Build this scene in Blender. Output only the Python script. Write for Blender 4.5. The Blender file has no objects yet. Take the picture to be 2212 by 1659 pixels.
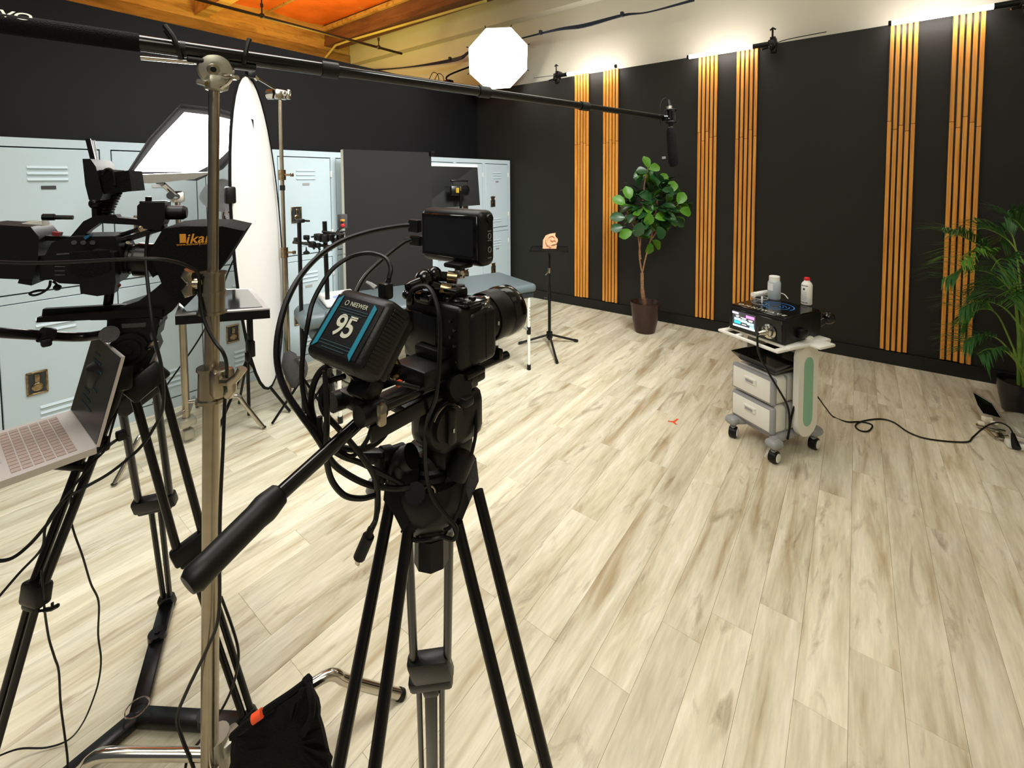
import bpy, bmesh, math, random
from mathutils import Vector, Matrix
random.seed(7)
PI = math.pi
scn = bpy.context.scene
COL = scn.collection

# ------------------------------------------------------------------ camera
CAMH = 1.58
FPX, CX, CY = 978.378, 1100.384, 434.101
V = Vector
FW = V((-0.60846817, 0.79210163, -0.04838889))
RT = V((0.79319315, 0.60894068, -0.00599059))
UP = V((0.02472081 * -1, 0.04202682, 0.99881061))
cam_d = bpy.data.cameras.new('camera')
cam = bpy.data.objects.new('camera', cam_d)
COL.objects.link(cam)
scn.camera = cam
m = Matrix.Identity(4)
for i in range(3):
    m[i][0] = RT[i]; m[i][1] = UP[i]; m[i][2] = -FW[i]
m[0][3], m[1][3], m[2][3] = 0, 0, CAMH
cam.matrix_world = m
cam_d.sensor_width = 36
cam_d.sensor_fit = 'HORIZONTAL'
cam_d.lens = FPX * 36 / 2212
cam_d.shift_x = (1106 - CX) / 2212
cam_d.shift_y = (CY - 829.5) / 2212
cam_d.clip_start = 0.02

# ------------------------------------------------------------------ colour management, world, room lights
vs = scn.view_settings
vs.view_transform = 'Standard'
vs.look = 'None'
vs.gamma = 1
vs.use_curve_mapping = False
vs.exposure = 0.0
w = bpy.data.worlds.new('world')
scn.world = w
w.use_nodes = True
w.node_tree.nodes['Background'].inputs[0].default_value = (0.95, 0.97, 1.0, 1)
w.node_tree.nodes['Background'].inputs[1].default_value = 0.10


def area(name, loc, target, sx, sy, power, col, spread=180):
    l = bpy.data.lights.new(name, 'AREA')
    l.shape = 'RECTANGLE'; l.size = sx; l.size_y = sy
    l.energy = power; l.color = col; l.spread = math.radians(spread)
    o = bpy.data.objects.new(name, l)
    COL.objects.link(o)
    o.location = loc
    o.rotation_euler = (V(target) - V(loc)).to_track_quat('-Z', 'Y').to_euler()
    return o


# ceiling fluorescents of the studio, above and behind the camera, plus an added locker light
area('unseen_light', (-1.9, 0.3, 3.95), (-1.9, 0.6, 0), 1.4, 2.6, 62, (1.0, 0.985, 0.93), 125)
area('unseen_light', (-1.1, 2.6, 3.95), (-1.1, 2.6, 0), 1.2, 2.2, 28, (1.0, 0.975, 0.86))
area('unseen_light', (0.3, 1.7, 3.7), (-3.7, 3.3, 0.8), 1.2, 1.2, 52, (0.98, 1.0, 0.97), 75)  # added unseen light, narrow beam that brightens the locker fronts
area('unseen_light', (1.6, 2.2, 3.95), (1.6, 2.2, 0), 1.2, 2.0, 5, (1.0, 0.90, 0.70))
area('unseen_light', (0.7, -0.9, 3.6), (-1.2, 1.6, 0.4), 1.4, 1.4, 44, (1.0, 0.97, 0.84))
# sodium lamp of the space beyond the partition
area('unseen_light', (-5.6, 2.9, 2.9), (-6.2, 3.4, 4.4), 0.7, 0.7, 44, (1.0, 0.73, 0.17))
area('unseen_light', (-5.9, 1.2, 2.7), (-6.3, 1.8, 4.4), 0.6, 0.6, 16, (1.0, 0.73, 0.17))


# ------------------------------------------------------------------ photo geometry helpers
def ray(px, py):
    return FW + RT * ((px - CX) / FPX) - UP * ((py - CY) / FPX)


ORG = V((0, 0, CAMH))


def W(px, py, D): return ORG + ray(px, py) * D


def F(px, py, z=0.0):
    d = ray(px, py); return ORG + d * ((z - CAMH) / d.z)


def PY(px, py, y):
    d = ray(px, py); return ORG + d * (y / d.y)


def PX(px, py, x):
    d = ray(px, py); return ORG + d * (x / d.x)


def on(px, py, pt, n):
    d = ray(px, py); return ORG + d * ((V(pt) - ORG).dot(V(n)) / d.dot(V(n)))


# ------------------------------------------------------------------ materials
def lin(c):
    c = c / 255.0
    return c / 12.92 if c <= 0.04045 else ((c + 0.055) / 1.055) ** 2.4


def rgb(*c): return (lin(c[0]), lin(c[1]), lin(c[2]), 1)


MATS = {}


def mat(name, col, rough=0.5, metal=0.0, bump=0.0, bscale=60, var=0.0, vscale=6, trans=0.0, emit=None, estr=0, alpha=1, coat=0, spec=0.5, ior=1.45):
    if name in MATS: return MATS[name]
    mt = bpy.data.materials.new(name)
    mt.use_nodes = True
    nt = mt.node_tree
    b = nt.nodes['Principled BSDF']
    b.inputs['Base Color'].default_value = rgb(*col)
    b.inputs['Roughness'].default_value = rough
    b.inputs['Metallic'].default_value = metal
    b.inputs['Specular IOR Level'].default_value = spec
    b.inputs['IOR'].default_value = ior
    b.inputs['Coat Weight'].default_value = coat
    b.inputs['Transmission Weight'].default_value = trans
    b.inputs['Alpha'].default_value = alpha
    if emit:
        b.inputs['Emission Color'].default_value = rgb(*emit)
        b.inputs['Emission Strength'].default_value = estr
    tc = nt.nodes.new('ShaderNodeTexCoord')
    if var > 0:
        n = nt.nodes.new('ShaderNodeTexNoise')
        n.inputs['Scale'].default_value = vscale
        n.inputs['Detail'].default_value = 4
        nt.links.new(tc.outputs['Object'], n.inputs['Vector'])
        r = nt.nodes.new('ShaderNodeMapRange')
        r.inputs[1].default_value = 0.3; r.inputs[2].default_value = 0.7
        r.inputs[3].default_value = 1 - var; r.inputs[4].default_value = 1 + var
        nt.links.new(n.outputs['Fac'], r.inputs[0])
        mx = nt.nodes.new('ShaderNodeVectorMath'); mx.operation = 'SCALE'
        mx.inputs[0].default_value = rgb(*col)[:3]
        nt.links.new(r.outputs[0], mx.inputs['Scale'])
        nt.links.new(mx.outputs[0], b.inputs['Base Color'])
    if bump > 0:
        n = nt.nodes.new('ShaderNodeTexNoise')
        n.inputs['Scale'].default_value = bscale
        nt.links.new(tc.outputs['Object'], n.inputs['Vector'])
        bp = nt.nodes.new('ShaderNodeBump')
        bp.inputs['Strength'].default_value = bump
        bp.inputs['Distance'].default_value = 0.01
        nt.links.new(n.outputs['Fac'], bp.inputs['Height'])
        nt.links.new(bp.outputs[0], b.inputs['Normal'])
    MATS[name] = mt
    return mt


def grain_mat(name, cols, stretch, scale, rough=0.45, knots=False, var=0.12, bump=0.15, kcol=(120, 92, 60)):
    """wood: noise stretched along one axis, per-object offset"""
    mt = bpy.data.materials.new(name); mt.use_nodes = True
    nt = mt.node_tree; N = nt.nodes.new; L = nt.links.new
    b = nt.nodes['Principled BSDF']
    b.inputs['Roughness'].default_value = rough
    tc = N('ShaderNodeTexCoord'); oi = N('ShaderNodeObjectInfo')
    off = N('ShaderNodeVectorMath'); off.operation = 'SCALE'
    off.inputs[0].default_value = (37.0, 91.0, 13.0); L(oi.outputs['Random'], off.inputs['Scale'])
    ad = N('ShaderNodeVectorMath'); ad.operation = 'ADD'
    L(tc.outputs['Object'], ad.inputs[0]); L(off.outputs[0], ad.inputs[1])
    mp = N('ShaderNodeMapping'); mp.inputs['Scale'].default_value = stretch
    L(ad.outputs[0], mp.inputs['Vector'])
    n1 = N('ShaderNodeTexNoise'); n1.inputs['Scale'].default_value = scale; n1.inputs['Detail'].default_value = 5
    n1.inputs['Distortion'].default_value = 0.6
    L(mp.outputs[0], n1.inputs['Vector'])
    cr = N('ShaderNodeValToRGB'); e = cr.color_ramp.elements
    e[0].position = 0.28; e[0].color = rgb(*cols[0]); e[1].position = 0.72; e[1].color = rgb(*cols[-1])
    for i, c in enumerate(cols[1:-1]):
        q = e.new(0.28 + 0.44 * (i + 1) / (len(cols) - 1)); q.color = rgb(*c)
    L(n1.outputs['Fac'], cr.inputs[0])
    out = cr.outputs[0]
    # fine fibre
    n2 = N('ShaderNodeTexNoise'); n2.inputs['Scale'].default_value = scale * 7; n2.inputs['Detail'].default_value = 3
    L(mp.outputs[0], n2.inputs['Vector'])
    mr = N('ShaderNodeMapRange'); mr.inputs[1].default_value = 0.3; mr.inputs[2].default_value = 0.7
    mr.inputs[3].default_value = 0.9; mr.inputs[4].default_value = 1.07
    L(n2.outputs['Fac'], mr.inputs[0])
    r2 = N('ShaderNodeMapRange'); r2.inputs[3].default_value = 1 - var; r2.inputs[4].default_value = 1 + var * 0.6
    L(oi.outputs['Random'], r2.inputs[0])
    mm = N('ShaderNodeMath'); mm.operation = 'MULTIPLY'; L(mr.outputs[0], mm.inputs[0]); L(r2.outputs[0], mm.inputs[1])
    if knots:
        mp2 = N('ShaderNodeMapping'); mp2.inputs['Scale'].default_value = (4.2, 0.8, 4.2)
        L(ad.outputs[0], mp2.inputs['Vector'])
        n3 = N('ShaderNodeTexNoise'); n3.inputs['Scale'].default_value = 2.6; n3.inputs['Detail'].default_value = 6
        n3.inputs['Distortion'].default_value = 1.6; n3.inputs['Roughness'].default_value = 0.62
        L(mp2.outputs[0], n3.inputs['Vector'])
        kr = N('ShaderNodeMapRange'); kr.inputs[1].default_value = 0.57; kr.inputs[2].default_value = 0.77
        kr.inputs[3].default_value = 0; kr.inputs[4].default_value = 0.75
        L(n3.outputs['Fac'], kr.inputs[0])
        mk = N('ShaderNodeMixRGB'); mk.inputs[2].default_value = rgb(*kcol)
        L(kr.outputs[0], mk.inputs[0]); L(out, mk.inputs[1]); out = mk.outputs[0]
    sc = N('ShaderNodeVectorMath'); sc.operation = 'SCALE'
    L(out, sc.inputs[0]); L(mm.outputs[0], sc.inputs['Scale'])
    L(sc.outputs[0], b.inputs['Base Color'])
    bp = N('ShaderNodeBump'); bp.inputs['Strength'].default_value = bump; bp.inputs['Distance'].default_value = 0.003
    L(n2.outputs['Fac'], bp.inputs['Height']); L(bp.outputs[0], b.inputs['Normal'])
    MATS[name] = mt
    return mt


M_floor = grain_mat('oak_plank', [(180, 160, 126), (212, 203, 176), (228, 220, 196), (238, 232, 213)], (5, 0.55, 5), 3.0, rough=0.40, knots=True, kcol=(124, 98, 68), var=0.12)
M_slat = grain_mat('oiled_slat', [(204, 126, 40), (236, 158, 60), (248, 180, 84)], (22, 22, 0.8), 3.0, rough=0.5, var=0.08)
M_beam = grain_mat('old_timber', [(150, 112, 60), (196, 156, 92), (214, 178, 112)], (3, 0.5, 3), 3.0, rough=0.8, knots=True, kcol=(110, 86, 40), var=0.08)
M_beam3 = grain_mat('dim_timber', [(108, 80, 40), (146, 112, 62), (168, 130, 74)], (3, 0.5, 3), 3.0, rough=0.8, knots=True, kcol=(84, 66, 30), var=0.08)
M_beam2 = grain_mat('brown_timber', [(98, 62, 46), (120, 80, 58), (132, 92, 66)], (0.6, 4, 4), 3.0, rough=0.8, var=0.08)
M_blackwall2 = mat('darkened_black_wall_paint', (18, 18, 21), 0.55, spec=0.3, var=0.06, vscale=2, bump=0.06, bscale=120)  # same black paint as the back wall, darkened to offset stronger light here
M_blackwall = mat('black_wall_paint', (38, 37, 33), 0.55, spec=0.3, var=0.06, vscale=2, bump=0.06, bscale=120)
M_whitewall = mat('cream_wall_paint', (214, 210, 192), 0.7, var=0.03, vscale=1.2)
M_base = mat('black_baseboard', (17, 16, 16), 0.4)
M_locker = mat('pale_blue_enamel', (188, 204, 212), 0.38, var=0.02, vscale=2)
M_lockin = mat('locker_gap', (70, 84, 92), 0.6)
M_orange = mat('orange_insulation', (244, 122, 52), 0.35, bump=0.6, bscale=7, var=0.18, vscale=3)
M_black = mat('black_plastic', (11, 11, 11), 0.40, spec=0.35, bump=0.05, bscale=400)
M_blackg = mat('gloss_black', (7, 7, 7), 0.14)
M_blackm = mat('black_metal', (9, 9, 9), 0.28, spec=0.35)
M_rubber = mat('black_rubber', (9, 9, 9), 0.45, spec=0.35)
M_fabric = mat('black_fabric', (10, 10, 10), 0.9, spec=0.2, bump=0.5, bscale=300)
M_fabric2 = mat('grey_fabric', (70, 68, 70), 0.9, bump=0.4, bscale=200)
M_chrome = mat('chrome', (196, 190, 180), 0.16, metal=1.0)
M_steel = mat('worn_steel', (160, 150, 132), 0.28, metal=1.0, var=0.12, vscale=14)
M_alum = mat('cast_aluminium', (176, 172, 158), 0.4, metal=0.8)
M_brass = mat('satin_bronze', (150, 130, 100), 0.25, metal=1.0, var=0.35, vscale=60)
M_white = mat('white_plastic', (232, 230, 222), 0.4)
M_whitec = mat('white_cloth', (226, 226, 224), 0.85)
M_greyp = mat('grey_plastic', (150, 150, 152), 0.35)
M_green = mat('mint_inlay', (138, 190, 162), 0.5)
M_vinyl = mat('grey_vinyl', (92, 104, 108), 0.38, bump=0.08, bscale=80)
M_vinyld = mat('dark_vinyl', (40, 46, 50), 0.4)
M_skin = mat('flesh_silicone', (226, 170, 132), 0.5)
M_pot = mat('bronze_pot', (62, 44, 38), 0.3, metal=0.35)
M_potb = mat('black_pot', (22, 22, 24), 0.22)
M_soil = mat('soil', (38, 30, 24), 0.95, bump=0.8, bscale=60)
M_bark = mat('bark', (140, 104, 74), 0.85, bump=0.7, bscale=90, var=0.25, vscale=60)
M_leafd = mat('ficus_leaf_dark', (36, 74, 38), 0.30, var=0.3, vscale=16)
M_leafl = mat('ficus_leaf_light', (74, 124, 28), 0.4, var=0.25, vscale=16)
M_palm = mat('palm_leaf', (58, 104, 52), 0.45, var=0.3, vscale=8)
M_palml = mat('palm_leaf_light', (84, 134, 40), 0.45, var=0.2, vscale=8)
M_stem = mat('palm_stem', (122, 156, 66), 0.5, var=0.2, vscale=20)
M_teal = mat('teal_print', (0, 108, 130), 0.5)
M_print = mat('pale_print', (182, 182, 164), 0.6)
M_gold = mat('gold_print', (206, 140, 40), 0.6)
M_greyprint = mat('grey_print', (110, 112, 110), 0.6)
M_tealdim = mat('dim_teal_print', (20, 48, 54), 0.6)
M_blueprint = mat('blue_print', (40, 130, 220), 0.5)
M_red = mat('red_plastic', (214, 30, 34), 0.4)
M_orangetag = mat('orange_tape', (240, 84, 40), 0.5)
M_screenoff = mat('dark_screen', (26, 26, 30), 0.25, spec=0.4)
M_glass = mat('clear_plastic', (240, 244, 246), 0.05, trans=1.0, ior=1.3)
M_frost = mat('frosted_plastic', (206, 216, 220), 0.35, trans=0.35)
M_mirror = mat('prompter_glass', (150, 150, 152), 0.06, metal=0.9)
M_diff = mat('lamp_diffuser', (255, 255, 255), 0.8, emit=(255, 252, 246), estr=22.0)
M_diff2 = mat('lamp_diffuser_octa', (255, 255, 255), 0.8, emit=(255, 250, 240), estr=7.0)
M_tube = mat('tube_light', (255, 255, 255), 0.5, emit=(255, 244, 240), estr=38)
M_reflector = mat('white_diffusion_cloth', (244, 244, 244), 0.9)
M_silver = mat('silver_cloth', (186, 186, 188), 0.4, metal=0.5)
M_foam = mat('foam_core', (232, 226, 206), 0.9)
M_board = mat('black_foam_board', (22, 20, 20), 0.75, var=0.08, vscale=4)
M_pipe = mat('dark_pipe', (60, 46, 22), 0.6)
M_conduit = mat('painted_conduit', (196, 186, 110), 0.6)
M_bluecab = mat('dark_blue_cable', (40, 46, 62), 0.5)
M_olive = mat('olive_wall_paint', (84, 84, 70), 0.8)
M_key = mat('laptop_key', (150, 132, 124), 0.5)
M_lapal = mat('laptop_aluminium', (196, 188, 184), 0.35, metal=0.4)


def emis(name, col, s):
    return mat(name, col, 0.5, emit=col, estr=s)


# ------------------------------------------------------------------ mesh builder
class MB:
    def __init__(s): s.v = []; s.f = []

    def add(s, vs_, fs):
        n = len(s.v); s.v += [V(p) for p in vs_]; s.f += [tuple(i + n for i in f) for f in fs]; return s

    def frombm(s, bm, M=None):
        bm.verts.index_update()
        s.add([(M @ v.co if M else v.co.copy()) for v in bm.verts], [tuple(v.index for v in f.verts) for f in bm.faces])
        bm.free(); return s

    def box(s, c, sz, R=None):
        c = V(c); R = R or Matrix.Identity(3); vs_ = []
        for x in (-.5, .5):
            for y in (-.5, .5):
                for z in (-.5, .5): vs_.append(c + R @ V((x * sz[0], y * sz[1], z * sz[2])))
        return s.add(vs_, [(0, 1, 3, 2), (4, 6, 7, 5), (0, 4, 5, 1), (2, 3, 7, 6), (0, 2, 6, 4), (1, 5, 7, 3)])

    def rbox(s, c, sz, r, R=None, seg=2):
        R = (R or Matrix.Identity(3)).to_4x4(); bm = bmesh.new()
        bmesh.ops.create_cube(bm, size=1)
        for v in bm.verts: v.co = V((v.co.x * sz[0], v.co.y * sz[1], v.co.z * sz[2]))
        r = min(r, min(sz) * 0.49)
        bmesh.ops.bevel(bm, geom=bm.edges[:], offset=r, segments=seg, affect='EDGES', profile=0.5)
        return s.frombm(bm, Matrix.Translation(V(c)) @ R)

    def tube(s, pts, r, n=8, cap=True):
        pts = [V(p) for p in pts]; k = len(pts)
        rs = r if isinstance(r, (list, tuple)) else [r] * k
        t = [(pts[min(i + 1, k - 1)] - pts[max(i - 1, 0)]).normalized() for i in range(k)]
        a = V((0, 0, 1)) if abs(t[0].z) < 0.9 else V((1, 0, 0))
        u = t[0].cross(a).normalized(); vs_ = []; fs = []
        for i in range(k):
            u = (u - t[i] * u.dot(t[i])).normalized(); w_ = t[i].cross(u)
            for j in range(n):
                an = 2 * PI * j / n; vs_.append(pts[i] + (u * math.cos(an) + w_ * math.sin(an)) * rs[i])
        for i in range(k - 1):
            for j in range(n):
                a0 = i * n + j; a1 = i * n + (j + 1) % n; fs.append((a0, a1, a1 + n, a0 + n))
        if cap: fs.append(tuple(reversed(range(n)))); fs.append(tuple(range((k - 1) * n, k * n)))
        return s.add(vs_, fs)

    def cyl(s, p0, p1, r0, r1=None, n=20): return s.tube([p0, p1], [r0, r0 if r1 is None else r1], n)

    def lathe(s, p0, axis, prof, n=28, cap=True):
        ax = V(axis).normalized(); a = V((0, 0, 1)) if abs(ax.z) < 0.9 else V((1, 0, 0))
        u = ax.cross(a).normalized(); w_ = ax.cross(u); p0 = V(p0); vs_ = []; fs = []
        for r, h in prof:
            for j in range(n):
                an = 2 * PI * j / n; vs_.append(p0 + ax * h + (u * math.cos(an) + w_ * math.sin(an)) * r)
        k = len(prof)
        for i in range(k - 1):
            for j in range(n):
                a0 = i * n + j; a1 = i * n + (j + 1) % n; fs.append((a0, a1, a1 + n, a0 + n))
        if cap: fs.append(tuple(reversed(range(n)))); fs.append(tuple(range((k - 1) * n, k * n)))
        return s.add(vs_, fs)

    def prism(s, pts, vec, cap=True):
        pts = [V(p) for p in pts]; n = len(pts); vec = V(vec)
        fs = [(i, (i + 1) % n, (i + 1) % n + n, i + n) for i in range(n)]
        if cap: fs += [tuple(reversed(range(n))), tuple(range(n, 2 * n))]
        return s.add(pts + [p + vec for p in pts], fs)

    def sph(s, c, r, n=12, sc=(1, 1, 1), R=None):
        bm = bmesh.new(); bmesh.ops.create_uvsphere(bm, u_segments=n, v_segments=max(6, n // 2 + 2), radius=r)
        S = Matrix.Diagonal((*sc, 1)); RR = (R or Matrix.Identity(3)).to_4x4()
        return s.frombm(bm, Matrix.Translation(V(c)) @ RR @ S)

    def quad(s, pts): return s.add(pts, [tuple(range(len(pts)))])


INV = {}


def finish(me, angle=38):
    bm = bmesh.new(); bm.from_mesh(me); bmesh.ops.recalc_face_normals(bm, faces=bm.faces[:]); bm.to_mesh(me); bm.free()
    for p in me.polygons: p.use_smooth = True
    me.set_sharp_from_angle(angle=math.radians(angle))


def out(name, mb, mt, parent=None, local=False, kind=None, label=None, flat=False):
    me = bpy.data.meshes.new(name)
    pts = mb.v; shift = V((0, 0, 0))
    if parent is not None:
        if not local:
            I = INV[parent.name]; pts = [I @ p for p in pts]
    else:
        xs = [p.x for p in pts]; ys = [p.y for p in pts]; zs = [p.z for p in pts]
        shift = V(((min(xs) + max(xs)) / 2, (min(ys) + max(ys)) / 2, min(zs)))
        pts = [p - shift for p in pts]
    me.from_pydata([tuple(p) for p in pts], [], mb.f)
    me.validate()
    if not flat: finish(me)
    me.materials.append(mt)
    o = bpy.data.objects.new(name, me); COL.objects.link(o)
    if parent is not None: o.parent = parent; INV[o.name] = INV[parent.name]
    else: o.location = shift; INV[o.name] = Matrix.Translation(-shift)
    if kind: o['kind'] = kind
    if label: o['label'] = label
    return o


def thing(name, label, cat, loc, rz=0, group=None):
    o = bpy.data.objects.new(name, None); COL.objects.link(o)
    o.empty_display_size = 0.05
    o.location = V(loc); o.rotation_euler = (0, 0, rz)
    o['label'] = label; o['category'] = cat
    if group: o['group'] = group
    INV[o.name] = (Matrix.Translation(V(loc)) @ Matrix.Rotation(rz, 4, 'Z')).inverted()
    return o


def tag(o, label, cat, group=None):
    o['label'] = label; o['category'] = cat
    if group: o['group'] = group
    return o


def struct(name, mb, mt, **k): return out(name, mb, mt, kind='structure', **k)


def spline(pts, m=6):
    pts = [V(p) for p in pts]; res = []
    P = [pts[0] * 2 - pts[1]] + pts + [pts[-1] * 2 - pts[-2]]
    for i in range(1, len(P) - 2):
        p0, p1, p2, p3 = P[i - 1], P[i], P[i + 1], P[i + 2]
        for j in range(m):
            t = j / m
            res.append(0.5 * ((2 * p1) + (-p0 + p2) * t + (2 * p0 - 5 * p1 + 4 * p2 - p3) * t * t + (-p0 + 3 * p1 - 3 * p2 + p3) * t ** 3))
    res.append(pts[-1]); return res


def cablepx(pts, r, m=6, n=7):
    return MB().tube(spline([W(*p) for p in pts], m), r, n)


def text(name, body, size, pos, xd, yd, mt, parent, spacing=1.0, shear=0.0, local=False, ext=0.0004, align='CENTER', bold=0.0):
    cu = bpy.data.curves.new('t', 'FONT'); cu.body = body; cu.size = size; cu.extrude = ext
    cu.align_x = align; cu.align_y = 'CENTER'; cu.space_character = spacing; cu.shear = shear; cu.offset = bold
    o = bpy.data.objects.new('t', cu); COL.objects.link(o)
    me0 = bpy.data.meshes.new_from_object(o)
    xd = V(xd).normalized(); yd = V(yd); yd = (yd - xd * yd.dot(xd)).normalized(); zd = xd.cross(yd)
    mb = MB(); mb.add([V(pos) + xd * v.co.x + yd * v.co.y + zd * v.co.z for v in me0.vertices], [tuple(p.vertices) for p in me0.polygons])
    bpy.data.objects.remove(o); bpy.data.meshes.remove(me0); bpy.data.curves.remove(cu)
    return out(name, mb, mt, parent, local=local, flat=True)


def basis(x, y):
    x = V(x).normalized(); y = V(y); y = (y - x * y.dot(x)).normalized(); z = x.cross(y)
    return Matrix((x, y, z)).transposed()


YW, XW, XL, HW = 4.943, -4.373, -3.74, 2.834

# ================================================================== SETTING
# floor: sub-floor slab, plank objects where they can be told apart
X0, X1, Y0, Y1 = -3.84, 1.48, -0.22, YW
mb = MB()
mb.box(((X0 + X1) / 2, (Y0 + Y1) / 2, -0.03), (X1 - X0, Y1 - Y0, 0.036))
mb.box((-6.92, 1.5, -0.02), (2 * 3.08, 13.2, 0.04))
mb.box((3.0, 1.5, -0.02), (2 * 1.52, 13.2, 0.04))
mb.box(((X0 + X1) / 2, Y0 - 2.45, -0.02), (X1 - X0, 4.9, 0.04))
floor = struct('floor', mb, M_floor)
PWd, PL = 0.133, 1.16
pm = {}
ncol = int(round((X1 - X0) / PWd))
offs = [0.32, 0.90, 0.61, 0.03, 0.75, 0.32, 0.90, 0.18]
for i in range(ncol):
    xa = X0 + i * PWd
    o_ = offs[random.randrange(8)]
    y = Y0 - (PL - o_)
    while y < Y1 - 0.02:
        a = max(y, Y0); b_ = min(y + PL, Y1)
        if b_ - a > 0.06:
            key = round(b_ - a, 3)
            if key not in pm:
                q = MB(); g = 0.0003; L_ = key
                vs_ = [(g, g, -0.012), (PWd - g, g, -0.012), (PWd - g, L_ - g, -0.012), (g, L_ - g, -0.012),
                       (g, g, -0.0006), (PWd - g, g, -0.0006), (PWd - g, L_ - g, -0.0006), (g, L_ - g, -0.0006),
                       (g + .0007, g + .0007, 0), (PWd - g - .0007, g + .0007, 0), (PWd - g - .0007, L_ - g - .0007, 0), (g + .0007, L_ - g - .0007, 0)]
                fs = []
                for l in (0, 4):
                    for j in range(4): fs.append((l + j, l + (j + 1) % 4, l + 4 + (j + 1) % 4, l + 4 + j))
                fs.append((8, 9, 10, 11))
                me = bpy.data.meshes.new('plank'); me.from_pydata(vs_, [], fs); me.materials.append(M_floor)
                pm[key] = me
            o = bpy.data.objects.new('plank', pm[key]); COL.objects.link(o)
            o.parent = floor
            o.location = V((xa, a, 0)) - floor.location
        y += PL

# back wall (black panelling below, cream wall above), left partition
mb = MB(); mb.box((-0.7, YW + 0.06, HW / 2), (7.5, 0.12, HW))
wb = struct('wall_back', mb, M_blackwall)
mb = MB()
mb.box((-3.0, YW + 0.14, 3.0), (15, 0.04, 6.0))
struct('trim_3', mb, M_whitewall)
mb = MB(); mb.box((-3.0, YW + 0.045, 4.6), (15, 0.15, 1.79)); struct('trim_2', mb, M_whitewall)
mb = MB(); mb.box((-0.7, YW - 0.012, 0.055), (7.3, 0.024, 0.11)); struct('baseboard_back', mb, M_base)
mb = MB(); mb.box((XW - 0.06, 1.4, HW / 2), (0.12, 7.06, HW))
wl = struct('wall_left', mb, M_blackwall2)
mb = MB(); mb.box((-3.88, -0.5, 1.0), (0.3, 1.36, 2.0)); struct('trim_1', mb, M_olive)
# side wall to the right, out of frame, and wall behind the camera
mb = MB(); mb.box((3.05, 1.4, 2.1), (0.1, 7.0, 4.2)); struct('wall_right', mb, M_whitewall)
# ceiling
mb = MB(); mb.box((-2.4, 1.5, 4.55), (11.6, 7.2, 0.08))
ceil_ = struct('ceiling', mb, M_whitewall)
# orange foil-faced insulation between joists, beyond the partition
BX = -7.45
for i, (ya, yb_) in enumerate(((3.50, 4.40), (2.62, 3.47), (1.5, 2.44), (0.6, 1.47), (-0.5, 0.45))):
    mb = MB(); nx, ny = 12, 6
    vs_ = []; fs = []
    for a in range(nx + 1):
        for b_ in range(ny + 1):
            vs_.append((BX + a * 0.30, ya + (yb_ - ya) * b_ / ny, 4.27 - 0.05 * math.sin(PI * b_ / ny) * (0.6 + 0.4 * math.sin(a * 1.7 + i))))
    for a in range(nx):
        for b_ in range(ny):
            q = a * (ny + 1) + b_; fs.append((q, q + 1, q + ny + 2, q + ny + 1))
    mb.add(vs_, fs); mb.add([(p[0], p[1], 4.42) for p in vs_], fs)
    out('insulation_panel', mb, M_orange, ceil_)
for yj in (2.53, 0.52):
    mb = MB(); mb.box((-5.7, yj, 4.08), (3.5, 0.15, 0.36)); out('joist', mb, M_beam, ceil_)
for yj in (3.485, 1.485):
    mb = MB(); mb.box((-5.7, yj, 4.255), (3.5, 0.035, 0.03)); out('batten', mb, M_beam, ceil_)
for xj in (-6.2, -5.1):
    mb = MB(); mb.box((xj, 2.4, 4.262), (0.03, 3.9, 0.02)); out('batten', mb, M_beam, ceil_)
mb = MB(); mb.box((BX - 0.12, 1.6, 4.08), (0.25, 6.6, 0.45)); out('beam', mb, M_beam, ceil_)
mb = MB(); mb.box((BX - 0.10, 1.6, 3.42), (0.25, 6.6, 0.86)); out('beam', mb, M_beam3, ceil_)
mb = MB(); mb.box((-5.4, 4.52, 4.11), (4.1, 0.20, 0.36)); out('beam', mb, M_beam2, ceil_)
mb = MB(); mb.box((-5.4, 4.54, 3.95), (4.1, 0.26, 0.07)); out('beam', mb, M_beam2, ceil_)
mb = MB(); mb.box((-5.4, 4.40, 4.20), (4.1, 0.05, 0.07)); out('batten', mb, M_beam, ceil_)

# sprinkler pipe and conduits
t = thing('sprinkler_pipe', 'thin dark sprinkler pipe hanging below the orange ceiling', 'pipe', PX(640, 55, -5.3))
a, b_ = F(425, -2, 3.4), F(868, 116, 3.4)
d = (b_ - a).normalized()
out('pipe', MB().cyl(a - d * 0.5, b_, 0.017, n=10), M_pipe, t)
mb = MB()
for px, py in ((566, 34), (818, 102)):
    c = F(px, py, 3.4); mb.sph(c, 0.03, 8); mb.cyl(c, c + V((0, 0, 0.12 if px > 700 else 0.9)), 0.008, n=6); mb.cyl(c + V((0, 0, 0.09)), c + V((0, 0, 0.13)), 0.016, n=8)
out('hanger', mb, M_pipe, t)
mb = MB().tube([PY(p[0], p[1], 4.36) for p in ((702, 126), (725, 98), (760, 86), (920, 40), (1050, 2))], 0.018, 8)
tag(out('electrical_conduit', mb, M_conduit), 'pale yellow conduit running along brown ceiling beam', 'conduit')
mb = MB()
for k in range(4):
    pts = [(756, 152), (870, 146 - k), (985, 125 + k), (1020, 108), (1120, 84 - k), (1205, 62), (1262, 52 + k), (1346, 31), (1400, 26 - k), (1500, -2)]
    mb.tube(spline([PY(p[0], p[1] + k * 1.3, 4.84) for p in pts], 5), 0.007, 5)
for px, py in ((1168, 70), (1344, 31), (972, 127)):
    c = PY(px, py, 4.83); mb.box(c, (0.03, 0.04, 0.05))
tag(out('cable_bundle', mb, M_bluecab), 'dark blue cable bundle clipped across the cream upper wall', 'cable')
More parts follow.
